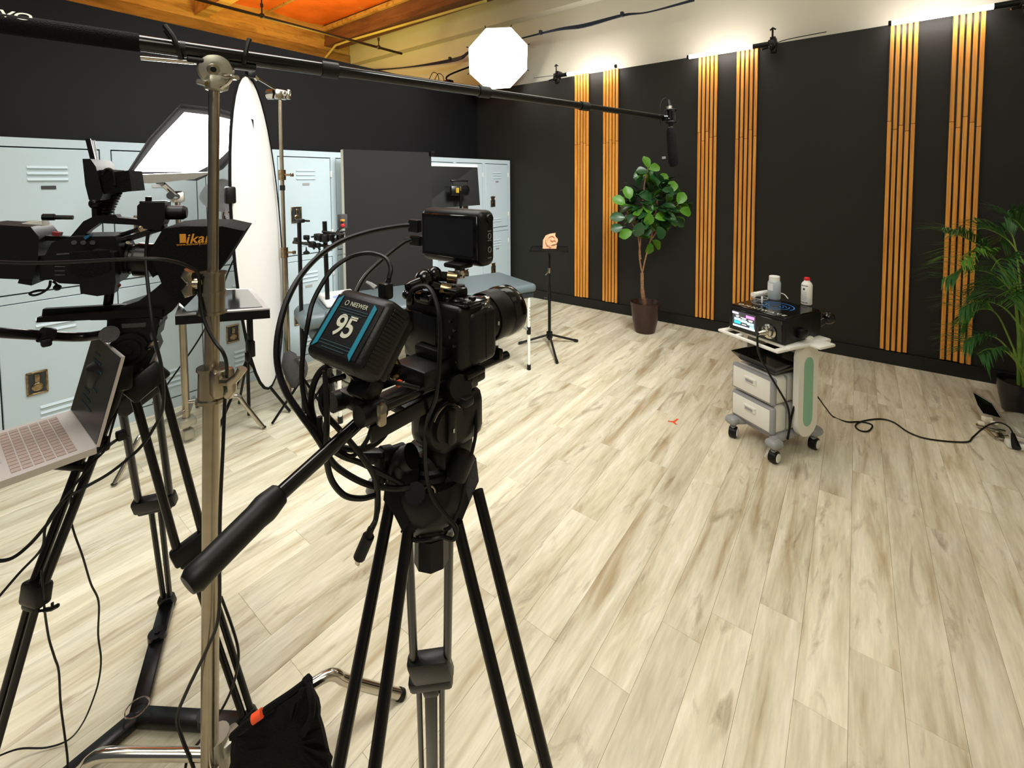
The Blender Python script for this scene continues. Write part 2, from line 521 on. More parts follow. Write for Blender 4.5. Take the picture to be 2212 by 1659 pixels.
# small wall marks: pale wall plate near the microphone
c = PY(1434, 341, YW - 0.006)
tag(out('wall_plate', MB().rbox(c, (0.04, 0.012, 0.028), 0.003), M_silver), 'tiny pale plate on black wall above fig tree', 'wall plate')

# ------------------------------------------------------------------ slat groups
sets = [(-2.763, -2.578, 'leftmost wooden slat strip on black wall, left of fig tree'),
        (-2.385, -2.200, 'wooden slat strip rising just left of the fig tree'),
        (-1.322, -1.140, 'wooden slat strip between fig tree and device cart'),
        (-0.965, -0.781, 'wooden slat strip directly behind the device cart'),
        (0.185, 0.358, 'wooden slat strip midway between device cart and palm'),
        (0.558, 0.734, 'rightmost wooden slat strip partly behind the palm leaves')]
for xa, xb, lab in sets:
    xm = (xa + xb) / 2
    t = thing('slat_panel', lab, 'slat panel', (xm, YW, 0.115), 0, 'vertical wooden slat strips on the black wall')
    out('backing', MB().box((xm, YW - 0.004, 1.475), (xb - xa + 0.01, 0.008, 2.72)), M_base, t)
    n = 5; wd = (xb - xa); p = wd / (n - 0.32)
    for k in range(n):
        xc = xa + p * 0.34 + k * p
        hi = 2.835 + random.uniform(-.006, .006)
        sp = 2.0 + random.uniform(-.05, .05)
        for z0, z1 in ((0.115 + random.uniform(0, .008), sp), (sp + 0.003, hi)):
            out('slat', MB().rbox((xc, YW - 0.017, (z0 + z1) / 2), (p * 0.66, 0.02, z1 - z0), 0.002, seg=1), M_slat, t)

# ------------------------------------------------------------------ lockers
NL = 9; LY0, LY1, LH = 0.20, 4.86, 1.83
LW = (LY1 - LY0) / NL
lk = thing('locker_bank', 'long bank of pale blue two-tier metal lockers along the black wall', 'lockers', (XL, (LY0 + LY1) / 2, 0))
mb = MB()
mb.box((XL - 0.25, (LY0 + LY1) / 2, LH - 0.01), (0.46, LY1 - LY0, 0.02))
mb.box((XL - 0.25, (LY0 + LY1) / 2, 0.02), (0.46, LY1 - LY0, 0.04))
mb.box((XL - 0.46, (LY0 + LY1) / 2, LH / 2), (0.02, LY1 - LY0, LH))
for i in range(NL + 1):
    yy = LY0 + i * LW
    mb.box((XL - 0.0295, yy, LH / 2), (0.06, 0.05, LH - .002))
    if i in (0, NL): mb.box((XL - 0.23, yy, LH / 2), (0.46, 0.012, LH))
mb.box((XL - 0.03, (LY0 + LY1) / 2, LH - 0.025), (0.06, LY1 - LY0, 0.05))
mb.box((XL - 0.03, (LY0 + LY1) / 2, 0.92), (0.06, LY1 - LY0, 0.045))
mb.box((XL - 0.03, (LY0 + LY1) / 2, 0.035), (0.06, LY1 - LY0, 0.07))
out('cabinet', mb, M_locker, lk)
out('shadow_gap', MB().box((XL - 0.05, (LY0 + LY1) / 2, 0.93), (0.02, LY1 - LY0 - .05, 1.72)), M_lockin, lk)
for i in range(NL):
    yc = LY0 + (i + 0.5) * LW; dw = LW - 0.062
    for tier in (0, 1):
        z0, z1 = ((0.078, 0.892), (0.950, 1.772))[tier]
        dr = out('door', MB().rbox((XL - 0.008, yc, (z0 + z1) / 2), (0.020, dw, z1 - z0), 0.003, seg=1), M_locker, lk)
        for zl in ([z1 - 0.10, z1 - 0.135, z1 - 0.17] + ([z0 + 0.20, z0 + 0.165, z0 + 0.13, z0 + 0.095] if tier == 0 else [z0 + .12, z0 + .09])):
            mb = MB()
            mb.add([(XL + .002, yc - .085, zl), (XL + .002, yc + .085, zl), (XL + .012, yc + .083, zl - .014), (XL + .012, yc - .083, zl - .014),
                    (XL + .002, yc - .083, zl - .018), (XL + .002, yc + .083, zl - .018)],
                   [(0, 1, 2, 3), (3, 2, 5, 4), (0, 3, 4), (1, 5, 2)])
            out('louvre', mb, M_locker, dr)
        zp = z1 - 0.225
        out('number_plate', MB().box((XL + .004, yc, zp), (0.004, 0.062, 0.02)), M_fabric2 if i == 0 else M_silver, dr)
        zh = 1.29 if tier == 1 else 0.42
        yh = yc - dw * 0.20
        mb = MB(); mb.rbox((XL + .004, yh, zh), (0.008, 0.088, 0.135), 0.004)
        for dy_, dz_, sy_, sz_ in ((0, .062, .088, .010), (0, -.062, .088, .010), (.040, 0, .009, .13), (-.040, 0, .009, .13)): mb.rbox((XL + .009, yh + dy_, zh + dz_), (.006, sy_, sz_), .002, seg=1)
        mb.rbox((XL + .012, yh, zh - .022), (0.014, 0.034, 0.034), 0.006)
        mb.lathe((XL + .008, yh, zh - .022), (1, 0, 0), [(0.024, 0), (0.024, .008), (0.016, .012), (0.014, .012)], 14)
        mb.rbox((XL + .014, yh, zh + .028), (0.016, 0.022, 0.045), 0.004)
        lt_ = out('latch', mb, M_brass, dr)
        out('latch_recess', MB().box((XL + .0088, yh, zh), (.0012, .068, .112)), M_vinyld, lt_)
        for zz in (z0 + .16, z1 - .14):
            out('hinge', MB().rbox((XL + .004, yc + dw / 2 + .008, zz), (0.012, 0.014, 0.06), 0.003, seg=1), M_white, dr)

# ------------------------------------------------------------------ tube lights on the wall top
tubes = [((1226, 158), (1328, 146), -1, 'left, short-looking tube light on wall top above the two left slat strips'),
         ((1489, 121), (1626, 103), 1, 'middle tube light on wall top between fig tree and cart'),
         ((1926, 47), (2146, 17), 1, 'right, nearest glowing tube light on wall top at the upper right')]
for p0, p1, side, lab in tubes:
    a, b_ = PY(*p0, 4.80), PY(*p1, 4.80)
    a.z = b_.z = (a.z + b_.z) / 2
    t = thing('tube_light', lab, 'lamp', (a + b_) / 2, 0, 'tube lights along the wall top')
    d = (b_ - a).normalized(); e = b_ if side > 0 else a; dd = d * side
    out('tube', MB().cyl(a, b_, 0.019, n=14), M_tube, t)
    out('end_cap', MB().cyl(e, e + dd * 0.13, 0.022, n=14), M_black, t)
    out('end_cap', MB().cyl(a if side > 0 else b_, (a if side > 0 else b_) - dd * 0.02, 0.021, n=14), M_black, t)
    c = e + dd * 0.16
    t2 = thing('grip_clamp', lab.split(' tube')[0].replace('short-looking', 'small').replace('glowing', 'dark') + ' super clamp gripping the end of its tube light on the wall top', 'clamp', c, 0, 'clamps holding the tube lights')
    mb = MB(); mb.rbox(c + V((0, 0.02, 0.0)), (0.07, 0.09, 0.07), 0.012); mb.rbox(c + V((0, .06, .05)), (0.045, .11, .03), .006)
    mb.rbox(c + V((0.01, .0, -.06)), (0.05, .05, .06), .012)
    out('jaw', mb, M_black, t2)
    mb = MB(); mb.cyl(c + V((0, 0, .03)), c + V((0, 0, .13)), .008, n=8); mb.cyl(c + V((0, -.02, -.03)), c + V((-.08, -.04, -.05)), .009, n=8)
    mb.sph(c + V((0.0, -.03, -.035)), .03, 10); mb.tube([c + V((-.02, 0, .12)), c + V((0, 0, .14)), c + V((.025, 0, .12))], .008, 6)
    out('screw', mb, M_blackm, t2)
    pts = [c + V((.02, .02, .0)), c + V((.12 * side, .06, .03)), c + V((.4 * side, .10, .05))]
    out('power_lead', MB().tube(spline(pts), .004, 6), M_rubber, t2)

# ------------------------------------------------------------------ octagonal softbox up on the corner
oc = W(1077, 128, 5.75)
t = thing('octagonal_softbox', 'glowing octagonal softbox high in the corner above the black wall', 'lamp', oc)
nrm = (V((-0.7, 2.4, 1.2)) - oc).normalized()
ux = V((0, 0, 1)).cross(nrm).normalized(); uy = nrm.cross(ux)
R8 = 0.41
rim = [oc + (ux * math.cos(PI / 8 + k * PI / 4 + .12) + uy * math.sin(PI / 8 + k * PI / 4 + .12)) * R8 for k in range(8)]
mb = MB()
vs_ = []
for s_, dz in ((0, .05), (.5, .035), (1, 0)):
    if s_ == 0: vs_.append(oc + nrm * dz)
    else: vs_ += [oc + (p - oc) * s_ + nrm * dz for p in rim]
fs = [(0, 1 + k, 1 + (k + 1) % 8) for k in range(8)] + [(1 + k, 9 + k, 9 + (k + 1) % 8, 1 + (k + 1) % 8) for k in range(8)]
mb.add(vs_, fs)
out('diffuser', mb, M_diff2, t)
mb = MB(); back = [oc + (p - oc) * 0.22 - nrm * 0.33 for p in rim]
mb.add(rim + back, [(k, (k + 1) % 8, (k + 1) % 8 + 8, k + 8) for k in range(8)] + [tuple(range(8, 16))])
out('shell', mb, M_fabric, t)
for k in range(8):
    out('rib_tip', MB().cyl(rim[k] - nrm * .02, rim[k] + (rim[k] - oc).normalized() * .03, .006, n=6), M_black, t)
hd = oc - nrm * 0.34
out('lamp_head', MB().cyl(hd, hd - nrm * .22, .07, n=16), M_black, t)
cl = V((XW + 0.03, 4.35, HW + .03))
out('support_arm', MB().tube(spline([hd - nrm * .12, hd - nrm * .15 + V((-.1, 0, -.12)), cl + V((0, 0, .1)), cl]), .012, 8).rbox(cl + V((0, 0, -.02)), (.09, .09, .11), .01), M_blackm, t)
mb = MB()
for k in range(2):
    c0 = V((XW + .0, 4.2 + k * .09, HW + .01))
    mb.tube(spline([c0, c0 + V((0.02, -.04, .09)), c0 + V((.02, -.12, .11)), c0 + V((0, -.16, .04)), c0 + V((0, -.18, .004))]), .005, 6)
out('power_lead', mb, M_rubber, t)

# ================================================================== BACK OBJECTS
# black foam v-flat
a = W(741, 322, 3.9); b_ = W(931, 331, 4.45); a.z = b_.z = 1.845
n_ = (b_ - a).normalized().cross(V((0, 0, 1)))
if n_.dot(FW) > 0: n_ = -n_
t = thing('foam_board', 'large black foam v-flat board with bare white edge in front of the lockers', 'board', V(((a.x + b_.x) / 2, (a.y + b_.y) / 2, 0)))
mb = MB(); mb.prism([a + n_ * .001, b_ + n_ * .001, b_ + n_ * .004, a + n_ * .004], V((0, 0, -1.84))); out('black_face', mb, M_board, t)
mb = MB()
for zz0, zz1 in ((0.005, .93), (.935, 1.843)):
    q = [V((p.x, p.y, zz0)) for p in (a, b_, b_ - n_ * .062, a - n_ * .062)]
    mb.prism(q, V((0, 0, zz1 - zz0)))
out('foam_core', mb, M_foam, t)
e = b_ + n_ * .01
out('corner_clip', MB().rbox(e + V((0, 0, -.01)), (.05, .05, .04), .005), M_black, t)
# second leaf of the v-flat folding back from the right edge
dirb = (b_ - a).normalized(); q2 = b_ - n_ * .12 + dirb * .03
mb = MB(); mb.prism([b_ - n_ * .05, q2 - n_ * .03, q2 - n_ * .03 + n_ * .03, b_ - n_ * .02], V((0, 0, -1.84))); out('rear_leaf', mb, M_board, t)

# LED panel light seen from behind
t = thing('panel_light', 'rectangular LED panel light seen from behind, on stand by the lockers', 'lamp', V((W(990, 400, 4.75).x, W(990, 400, 4.75).y, 0)))
pc = [W(905, 352, 4.62), W(1031, 356, 4.95), W(1037, 443, 4.92), W(905, 452, 4.60)]
nb = (pc[1] - pc[0]).cross(pc[3] - pc[0]).normalized()
if nb.dot(FW) < 0: nb = -nb
out('housing', MB().prism(pc, nb * .05), M_black, t)
e1 = [pc[0], pc[1], pc[1] - V((0, 0, .028)), pc[0] - V((0, 0, .028))]
out('top_rail', MB().prism([p - nb * .004 for p in e1], nb * .003), M_white, t)
e2 = [p - V((0, 0, .115)) for p in e1]
e2 = [e2[0], e2[1], e2[1] - V((0, 0, .005)), e2[0] - V((0, 0, .005))]
out('seam', MB().prism([p - nb * .003 for p in e2], nb * .002), M_greyp, t)
cc = W(990, 412, 4.70)
mb = MB(); u1 = (pc[1] - pc[0]).normalized()
mb.rbox(cc - nb * .03, (.20, .05, .10), .01, basis(u1, nb)); mb.rbox(cc - nb * .03 + V((0, 0, .10)), (.19, .03, .015), .004, basis(u1, nb))
for s_ in (-1, 1):
    mb.cyl(cc + u1 * .09 * s_ + V((0, 0, .1)) - nb * .03, cc + u1 * .04 * s_ - nb * .05 + V((0, 0, -.02)), .006, n=6)
out('mount_plate', mb, M_blackm, t)
mb = MB(); mb.tube([cc - nb * .06 + u1 * .05 + V((math.cos(k * PI / 6), 0, 0)) * .0 + u1 * .05 * math.cos(k * PI / 6) + V((0, 0, .06 * math.sin(k * PI / 6))) for k in range(13)], .005, 6, False)
out('cable_coil', mb, M_rubber, t)
out('yellow_tag', MB().box(cc - nb * .07 - u1 * .04, (.03, .01, .05)), mat('yellow_tag', (220, 180, 40), .5), t)
out('spigot', MB().cyl(cc - nb * .06 + V((0, 0, -.02)), cc - nb * .06 + V((0, 0, .04)), .012, n=10), M_chrome, t)
base = V((cc.x, cc.y, 0)) - nb * .06
base.z = 0
out('pole', MB().cyl(base + V((0, 0, .08)), V((base.x, base.y, cc.z)), .014, n=10).cyl(base + V((0, 0, .7)), base + V((0, 0, .78)), .022, n=10), M_blackm, t)
for k in range(3):
    an = k * 2 * PI / 3 + .5; ft = base + V((math.cos(an) * .38, math.sin(an) * .38, .012))
    out('leg', MB().cyl(base + V((0, 0, .55)), ft, .010, n=8), M_blackm, t)

# massage table
tc_ = V((-2.066, 3.06, 0)); td = V((.34, .94, 0)).normalized(); tw = V((-td.y, td.x, 0))
TL, TW_, TZ = 1.62, .60, .72
mid = tc_ - td * TL / 2 + tw * TW_ / 2
rz = math.atan2(td.y, td.x)
t = thing('massage_table', 'grey padded massage table with thin white adjustable legs', 'table', V((mid.x, mid.y, 0)), rz)
out('cushion', MB().rbox((0, 0, TZ - .035), (TL, TW_, .07), .03, seg=4), M_vinyl, t, local=True)
out('frame', MB().rbox((0, 0, TZ - .09), (TL - .04, TW_ - .04, .05), .008, seg=1), M_vinyld, t, local=True)
for sx in (-1, 1):
    for sy in (-1, 1):
        px_, py_ = sx * (TL / 2 - .06), sy * (TW_ / 2 - .04)
        lg = out('leg', MB().cyl((px_, py_, .03), (px_, py_, TZ - .1), .0135, n=10), M_white, t, local=True)
        out('foot', MB().cyl((px_, py_, 0), (px_, py_, .045), .017, n=10), M_rubber, lg, local=True)
        out('collar', MB().cyl((px_, py_, .30), (px_, py_, .36), .018, n=10), M_rubber, lg, local=True)
        mb = MB()
        for k in range(5): mb.cyl((px_ - .0, py_ - .0137, .42 + k * .025), (px_, py_ - .0145, .42 + k * .025), .004, n=6)
        out('adjust_hole', mb, M_rubber, lg, local=True)
    for sy in (-1, 1):
        out('brace', MB().cyl((sx * (TL / 2 - .06), sy * (TW_ / 2 - .04), .33), (sx * (TL / 2 - .45), sy * (TW_ / 2 - .05), TZ - .11), .009, n=8), M_greyp, t, local=True)
out('face_cradle', MB().rbox((-TL / 2 - .05, 0, TZ - .06), (.20, .34, .11), .05, seg=4).rbox((-TL / 2 - .02, 0, TZ - .17), (.12, .22, .10), .045, seg=3), M_vinyl, t, local=True)
ct = INV[t.name].inverted() @ V((-TL / 2 + .14, .05, TZ))
tw2 = thing('folded_towel', 'folded white towel with blue round emblem on massage table', 'towel', ct, rz)
out('cloth', MB().rbox((0, 0, .022), (.24, .34, .038), .015, seg=3), M_whitec, tw2, local=True)
mb = MB(); mb.lathe((0, -.04, .0412), (0, 0, 1), [(.055, 0), (.055, .0008), (.05, .001), (.001, .001)], 24)
out('emblem', mb, mat('emblem_blue', (150, 170, 226), .6), tw2, local=True)
mb = MB(); mb.lathe((0, -.04, .0425), (0, 0, 1), [(.016, 0), (.012, .001), (.001, .001)], 16)
out('emblem_centre', mb, mat('emblem_dark', (70, 90, 150), .6), tw2, local=True)

# tray stand with ear model
bs = F(1187, 741); bs.z = 0
t = thing('tray_stand', 'black tripod stand with flat tray holding the ear model', 'stand', bs)
TZ2 = 0.905
out('tray', MB().rbox(bs + V((0, 0, TZ2)), (.36, .27, .014), .004, basis((.86, .5, 0), (-.5, .86, 0)), 1), M_black, t)
mb = MB()
Rt = basis((.86, .5, 0), (-.5, .86, 0))
for sx, sy, lx, ly in ((0, .5, .36, .008), (0, -.5, .36, .008), (.5, 0, .008, .27), (-.5, 0, .008, .27)):
    mb.box(bs + V((0, 0, TZ2 + .010)) + Rt @ V((sx * .352, sy * .262, 0)), (lx, ly, .012), Rt)
out('tray_rim', mb, M_black, t)
out('pole', MB().cyl(bs + V((0, 0, .5)), bs + V((0, 0, TZ2 - .01)), .010, n=10).cyl(bs + V((0, 0, .03)), bs + V((0, 0, .56)), .0145, n=12).lathe(bs + V((0, 0, TZ2 - .045)), (0, 0, 1), [(.014, 0), (.03, .035)], 12), M_black, t)
out('height_clamp', MB().cyl(bs + V((0, 0, .68)), bs + V((0, 0, .73)), .014, n=10).cyl(bs + V((-.012, 0, .69)), bs + V((-.035, -.02, .66)), .006, n=8), M_chrome, t)
out('collar', MB().cyl(bs + V((0, 0, .42)), bs + V((0, 0, .47)), .02, n=12).cyl(bs + V((-.015, -.01, .44)), bs + V((-.04, -.03, .44)), .008, n=8), M_black, t)
out('hub', MB().cyl(bs + V((0, 0, .05)), bs + V((0, 0, .11)), .03, n=12), M_black, t)
for px, py in ((1122, 741), (1246, 736), (1203, 782)):
    f_ = F(px, py, .014); h = bs + V((0, 0, .085)); d = f_ - h
    out('leg', MB().cyl(h, f_, .011, n=8).cyl(f_ - d.normalized() * .03, f_ + d.normalized() * .01, .014, n=8), M_black, t)
# ear model
ec = bs + V((0.0, 0, TZ2 + .016)) + Rt @ V((.01, -.03, 0))
t = thing('ear_model', 'flesh-coloured silicone ear model on the black tray', 'model', ec)
vd = (V((0, 0, CAMH)) - ec); vd.z = 0; vd.normalize(); sd = V((-vd.y, vd.x, 0))
Re = basis(sd, V((0, 0, 1)))  # x = side, y = up, z = towards
o2 = [(-.072, 0), (.055, 0), (.062, .03), (.05, .05), (.072, .07), (.07, .09), (.045, .115), (.05, .145), (.0, .138), (-.045, .12), (-.068, .08)]
mb = MB(); mb.prism([ec + sd * x + V((0, 0, y)) - vd * .03 for x, y in o2], vd * .045)
out('block', mb, M_skin, t)
helix = [(-.02, .03), (-.035, .07), (-.02, .11), (.02, .128), (.045, .108), (.045, .085), (.06, .075), (.05, .052), (.02, .045), (.0, .03), (.0, .015)]
out('helix', MB().tube(spline([ec + sd * x + V((0, 0, y)) + vd * .018 for x, y in helix], 4), .011, 8), M_skin, t)
out('concha', MB().sph(ec + sd * .015 + V((0, 0, .085)) + vd * .014, .026, 12, (1, .5, .8)), M_skin, t)

# ------------------------------------------------------------------ fiddle-leaf fig
pb = F(1393, 716); pb.z = 0
t = thing('potted_fig_tree', 'fiddle-leaf fig tree in bronze pot against the black wall', 'plant', pb)
out('pot', MB().lathe(pb, (0, 0, 1), [(.09, 0), (.10, .006), (.125, .12), (.138, .24), (.148, .29), (.150, .31), (.142, .312), (.128, .27), (.12, .25), (.001, .25)], 32, cap=False), M_pot, t)
out('soil', MB().lathe(pb + V((0, 0, .25)), (0, 0, 1), [(.125, 0), (.10, .012), (.001, .015)], 20), M_soil, t)
rg, up3 = V((RT.x, RT.y, 0)).normalized(), V((0, 0, 1))
Dp = 4.6
def PP(px, py, dd=0.0):
    p = W(px, py, Dp + dd); return p
trunk = [pb + V((0, 0, .24)), PP(1388, 630), PP(1387, 590)]
out('trunk', MB().tube(spline(trunk, 5), [.021] * 6 + [.017] * 5, 9), M_bark, t)
brs = [[(1387, 592), (1381, 550), (1384, 515), (1388, 450), (1392, 400), (1400, 360)], [(1387, 592), (1395, 555), (1405, 520), (1415, 470), (1420, 430)], [(1384, 560), (1381, 530), (1378, 505), (1370, 460)],
       [(1405, 520), (1440, 470), (1462, 440)], [(1384, 515), (1360, 470), (1350, 440)]]
for b in brs:
    out('branch', MB().tube(spline([PP(*p) for p in b], 4), .008, 7), M_bark, t)


def leaf_mesh(name, mt, L_=.12, Wd=.045, cup=.25):
    mb = MB(); n = 6; vs_ = []; fs = []
    wid = [.12, .62, .82, .95, 1.0, .78, .12]
    for i in range(n + 1):
        y = L_ * i / n; z = -cup * L_ * (i / n) ** 2
        w_ = Wd * wid[i]
        vs_ += [(-w_, y, z + .22 * w_), (-w_ * .5, y, z + .06 * w_), (0, y, z - .0), (w_ * .5, y, z + .06 * w_), (w_, y, z + .22 * w_)]
    for i in range(n):
        for j in range(4):
            q = i * 5 + j; fs.append((q, q + 1, q + 6, q + 5))
    mb.add(vs_, fs); mb.tube([(0, -.025, .005), (0, 0, 0)], .0025, 5)
    me = bpy.data.meshes.new(name); me.from_pydata([tuple(v) for v in mb.v], [], mb.f); me.validate()
    for p in me.polygons: p.use_smooth = True
    me.materials.append(mt); return me


LM = [leaf_mesh('leaf', M_leafd), leaf_mesh('leaf', M_leafd, .13, .05, .4), leaf_mesh('leaf', M_leafl, .11, .045, .3), leaf_mesh('leaf', M_leafd, .10, .042, .1)]
rr = random.Random(3)


def put_leaf(me, p, ydir, nrm_, s_=1.0):
    o = bpy.data.objects.new('leaf', me); COL.objects.link(o); o.parent = t
    y = V(ydir).normalized(); x = y.cross(V(nrm_)).normalized(); z = x.cross(y)
    R = Matrix((x, y, z)).transposed().to_4x4()
    o.matrix_local = INV[t.name] @ Matrix.Translation(p) @ R @ Matrix.Scale(s_, 4)


crown = []
for k in range(150):
    # crown ellipsoid: centre px (1410,440)
    an = rr.uniform(0, 2 * PI); el = math.asin(rr.uniform(-1, 1)); rad = rr.uniform(.55, 1)
    cx_, cy_ = 1413 + 70 * math.cos(an) * math.cos(el) * rad, 440 - 62 * math.sin(el) * rad
    dd = .26 * math.sin(an) * math.cos(el) * rad
    if cy_ < 405: cx_ = 1411 + (cx_ - 1411) * .75
    p = PP(cx_, cy_, dd)
    c = PP(1405, 455, 0)
    outw = (p - c).normalized()
    yd_ = (outw + V((0, 0, rr.uniform(-.45, .25))) + V((rr.uniform(-.5, .5), rr.uniform(-.5, .5), 0))).normalized()
    nn = (outw * .7 + V((0, 0, .8)) + V((rr.uniform(-.5, .5), rr.uniform(-.5, .5), rr.uniform(-.3, .3)))).normalized()
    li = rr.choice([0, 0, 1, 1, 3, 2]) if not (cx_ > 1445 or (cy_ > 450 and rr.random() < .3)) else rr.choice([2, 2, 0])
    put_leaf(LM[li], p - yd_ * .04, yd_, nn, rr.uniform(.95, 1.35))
for (px, py, dx, dz, li) in [(1400, 362, -.2, 1, 2), (1402, 366, 1, .35, 2), (1398, 370, -1, .1, 3), (1396, 374, -1, -.1, 2), (1400, 375, .3, -1, 2), (1392, 385, -1, .1, 3), (1410, 520, .8, -.6, 2), (1404, 525, .0, -1, 2), (1404, 512, -.6, .3, 2), (1425, 395, .5, .6, 2), (1440, 400, 1, 0, 2)]:
    yd_ = rg * dx + V((0, 0, dz)); put_leaf(LM[li], PP(px, py, -.02), yd_, V((0, 0, .5)) - FW + rg * .3, 1.1)
# a few leaves seen flat-on at the front of the crown
for (px, py, dx, dz, li) in [(1402, 460, .0, -1, 2), (1405, 462, -.3, 1, 2), (1415, 470, 1, .2, 2), (1365, 500, -.9, -.3, 2), (1350, 470, -1, .1, 0), (1345, 490, -1, -.2, 3), (1360, 430, -.2, 1, 2), (1468, 455, 1, -.1, 2), (1465, 440, .5, .9, 2), (1430, 410, .9, -.2, 0), (1380, 420, .9, -.1, 1), (1390, 440, 1, -.2, 0), (1350, 440, -.8, .5, 2), (1385, 480, -.3, -1, 1), (1420, 490, .5, -.8, 0)]:
    yd_ = rg * dx + V((0, 0, dz)); put_leaf(LM[li], PP(px, py, -.24), yd_, V((0, 0, .35)) - FW, 1.15)

# ------------------------------------------------------------------ palm
pb = W(2224, 860, 3.0); pb.z = 0
t = thing('potted_palm', 'leafy green areca palm in round black pot at the right edge', 'plant', pb)
out('pot', MB().lathe(pb, (0, 0, 1), [(.115, 0), (.125, .006), (.150, .14), (.158, .215), (.150, .217), (.143, .18), (.001, .18)], 32, cap=False), M_potb, t)
out('soil', MB().lathe(pb + V((0, 0, .17)), (0, 0, 1), [(.148, 0), (.12, .012), (.001, .016)], 20), M_soil, t)
rr = random.Random(11)
lt = V((RT.x, RT.y, 0)).normalized(); fwh = V((FW.x, FW.y, 0)).normalized()


def frond(p0, tip, lift, nl, ll, mt, w_=.0055):
    p0 = V(p0); tip = V(tip); mid1 = p0.lerp(tip, .38) + V((0, 0, lift)); mid2 = p0.lerp(tip, .75) + V((0, 0, lift * .75))
    path = spline([p0, mid1, mid2, tip], 8)
    st = out('frond', MB().tube(path, [.006 * (1 - .8 * i / len(path)) for i in range(len(path))], 6), M_stem, t)
    mb = MB(); n = len(path)
    i0 = int(n * .36)
    for k in range(nl):
        f_ = i0 + (n - 1 - i0) * k / (nl - 1); i = min(int(f_), n - 2); p = path[i].lerp(path[i + 1], f_ - i)
        tg = (path[i + 1] - path[i]).normalized(); sd_ = tg.cross(V((0, 0, 1))).normalized()
        ln = ll * (.55 + .9 * math.sin(PI * min(1, .18 + .75 * k / nl)) * .5) * rr.uniform(.85, 1.1)
        for s_ in (-1, 1):
            d = (tg * .75 + sd_ * s_ * .7 + V((0, 0, rr.uniform(-.05, .25)))).normalized()
            dn = V((0, 0, -1)) * ln * rr.uniform(.02, .20)
            up_ = tg.cross(d) * s_; wv = d.cross(V((0, 0, 1))).normalized() * w_
            a1 = p; a2 = p + d * ln * .5 + V((0, 0, .02)); a3 = p + d * ln + dn
            mb.add([a1 - wv * .4, a1 + wv * .4, a2 + wv, a2 - wv, a3], [(0, 1, 2, 3), (3, 2, 4)])
    o = out('leaflets', mb, mt, st, kind=None); return st


crown_c = pb + V((0, 0, .18))
tips = [((2040, 503), .10, 3.0, 0), ((2095, 500), .18, 3.2, 0), ((2040, 600), .20, 3.0, 0), ((2070, 560), .2, 2.9, 1), ((2075, 665), .16, 2.95, 0), ((2085, 735), .12, 3.0, 0), ((2090, 690), .2, 3.15, 1), ((2110, 765), .1, 2.9, 0),
        ((2180, 470), .1, 2.95, 0), ((2300, 500), .2, 2.8, 0), ((2340, 580), .2, 2.75, 0), ((2330, 680), .15, 2.7, 0), ((2140, 585), .22, 2.8, 0), ((2170, 640), .2, 2.75, 0), ((2240, 640), .2, 2.7, 1), ((2160, 520), .25, 3.15, 0), ((2120, 630), .16, 3.1, 0)]
for i, ((px, py), lf, D, k) in enumerate(tips):
    tip = W(px, py, D); an = rr.uniform(0, 2 * PI)
    s0 = crown_c + V((math.cos(an) * .05, math.sin(an) * .05, 0))
    top = s0 + V((0, 0, max(.1, (tip.z - .25) * .72))) + (V((tip.x, tip.y, 0)) - V((s0.x, s0.y, 0))) * .12
    out('cane', MB().tube([s0, s0.lerp(top, .5) + V((.01, 0, 0)), top], [.011, .009, .007], 7), M_stem, t)
    frond(top, tip, lf * .8, 24, .25, M_palml if k else M_palm)

# ------------------------------------------------------------------ device cart
cyaw = math.atan2(-.501, .864)
cc = V((-.364, 3.037, 0))
# local: x right (along the drawer fronts), y back, front at -y
t = thing('utility_cart', 'white and grey rolling cart with two drawers and mint side panel', 'cart', cc, cyaw)
cart = t


def L(name, mb, mt, parent=None, **k): return out(name, mb, mt, parent or cart, local=True, **k)


mb = MB(); mb.rbox((0, .02, .118), (.27, .30, .045), .018, seg=3)
for sx in (-1, 1):
    for sy in (-1, 1):
        mb.rbox((sx * .135, sy * .165 + .0, .108), (.075, .085, .05), .024, seg=3)
        mb.tube([(sx * .10, sy * .11, .115), (sx * .135, sy * .165, .108)], .028, 10)
L('base', mb, M_greyp)
for sx in (-1, 1):
    for sy in (-1, 1):
        px_, py_ = sx * .135, sy * .165
        a = .5 if sx < 0 else .2
        ax = V((math.cos(a), math.sin(a), 0))
        wl_ = L('castor', MB().cyl((px_, py_, .06), (px_, py_, .09), .012, n=10).rbox((px_, py_, .055), (.03, .035, .04), .01), M_greyp)
        c = V((px_, py_, .034))
        L('wheel', MB().lathe(c - ax * .022, ax, [(.026, 0), (.034, .004), (.034, .040), (.026, .044)], 22), M_rubber, wl_)
        L('hub_cap', MB().lathe(c + ax * .0225, ax, [(.025, 0), (.023, .003), (.001, .004)], 18, cap=False).lathe(c - ax * .0225, -ax, [(.025, 0), (.023, .003), (.001, .004)], 18, cap=False), M_white, wl_)
for z0, z1 in ((.132, .292), (.300, .460)):
    zm, h = (z0 + z1) / 2, z1 - z0
    dr = L('drawer', MB().rbox((-.02, -.0, zm), (.272, .29, h), .028, seg=4), M_white)
    L('drawer_bezel', MB().rbox((-.02, -.142, zm), (.282, .035, h), .017, seg=3).rbox((-.02, -.05, zm), (.276, .015, h * .99), .007), M_greyp, dr)
    L('drawer_front', MB().rbox((-.022, -.160, zm), (.245, .008, h - .036), .003, seg=2), M_white, dr)
    L('handle', MB().rbox((-.022, -.166, zm + .018), (.078, .012, .036), .005).rbox((-.022, -.171, zm + .030), (.078, .010, .012), .004), M_white, dr)
    L('handle_recess', MB().rbox((-.026, -.1725, zm + .014), (.050, .003, .014), .001, seg=1), M_greyp, dr)
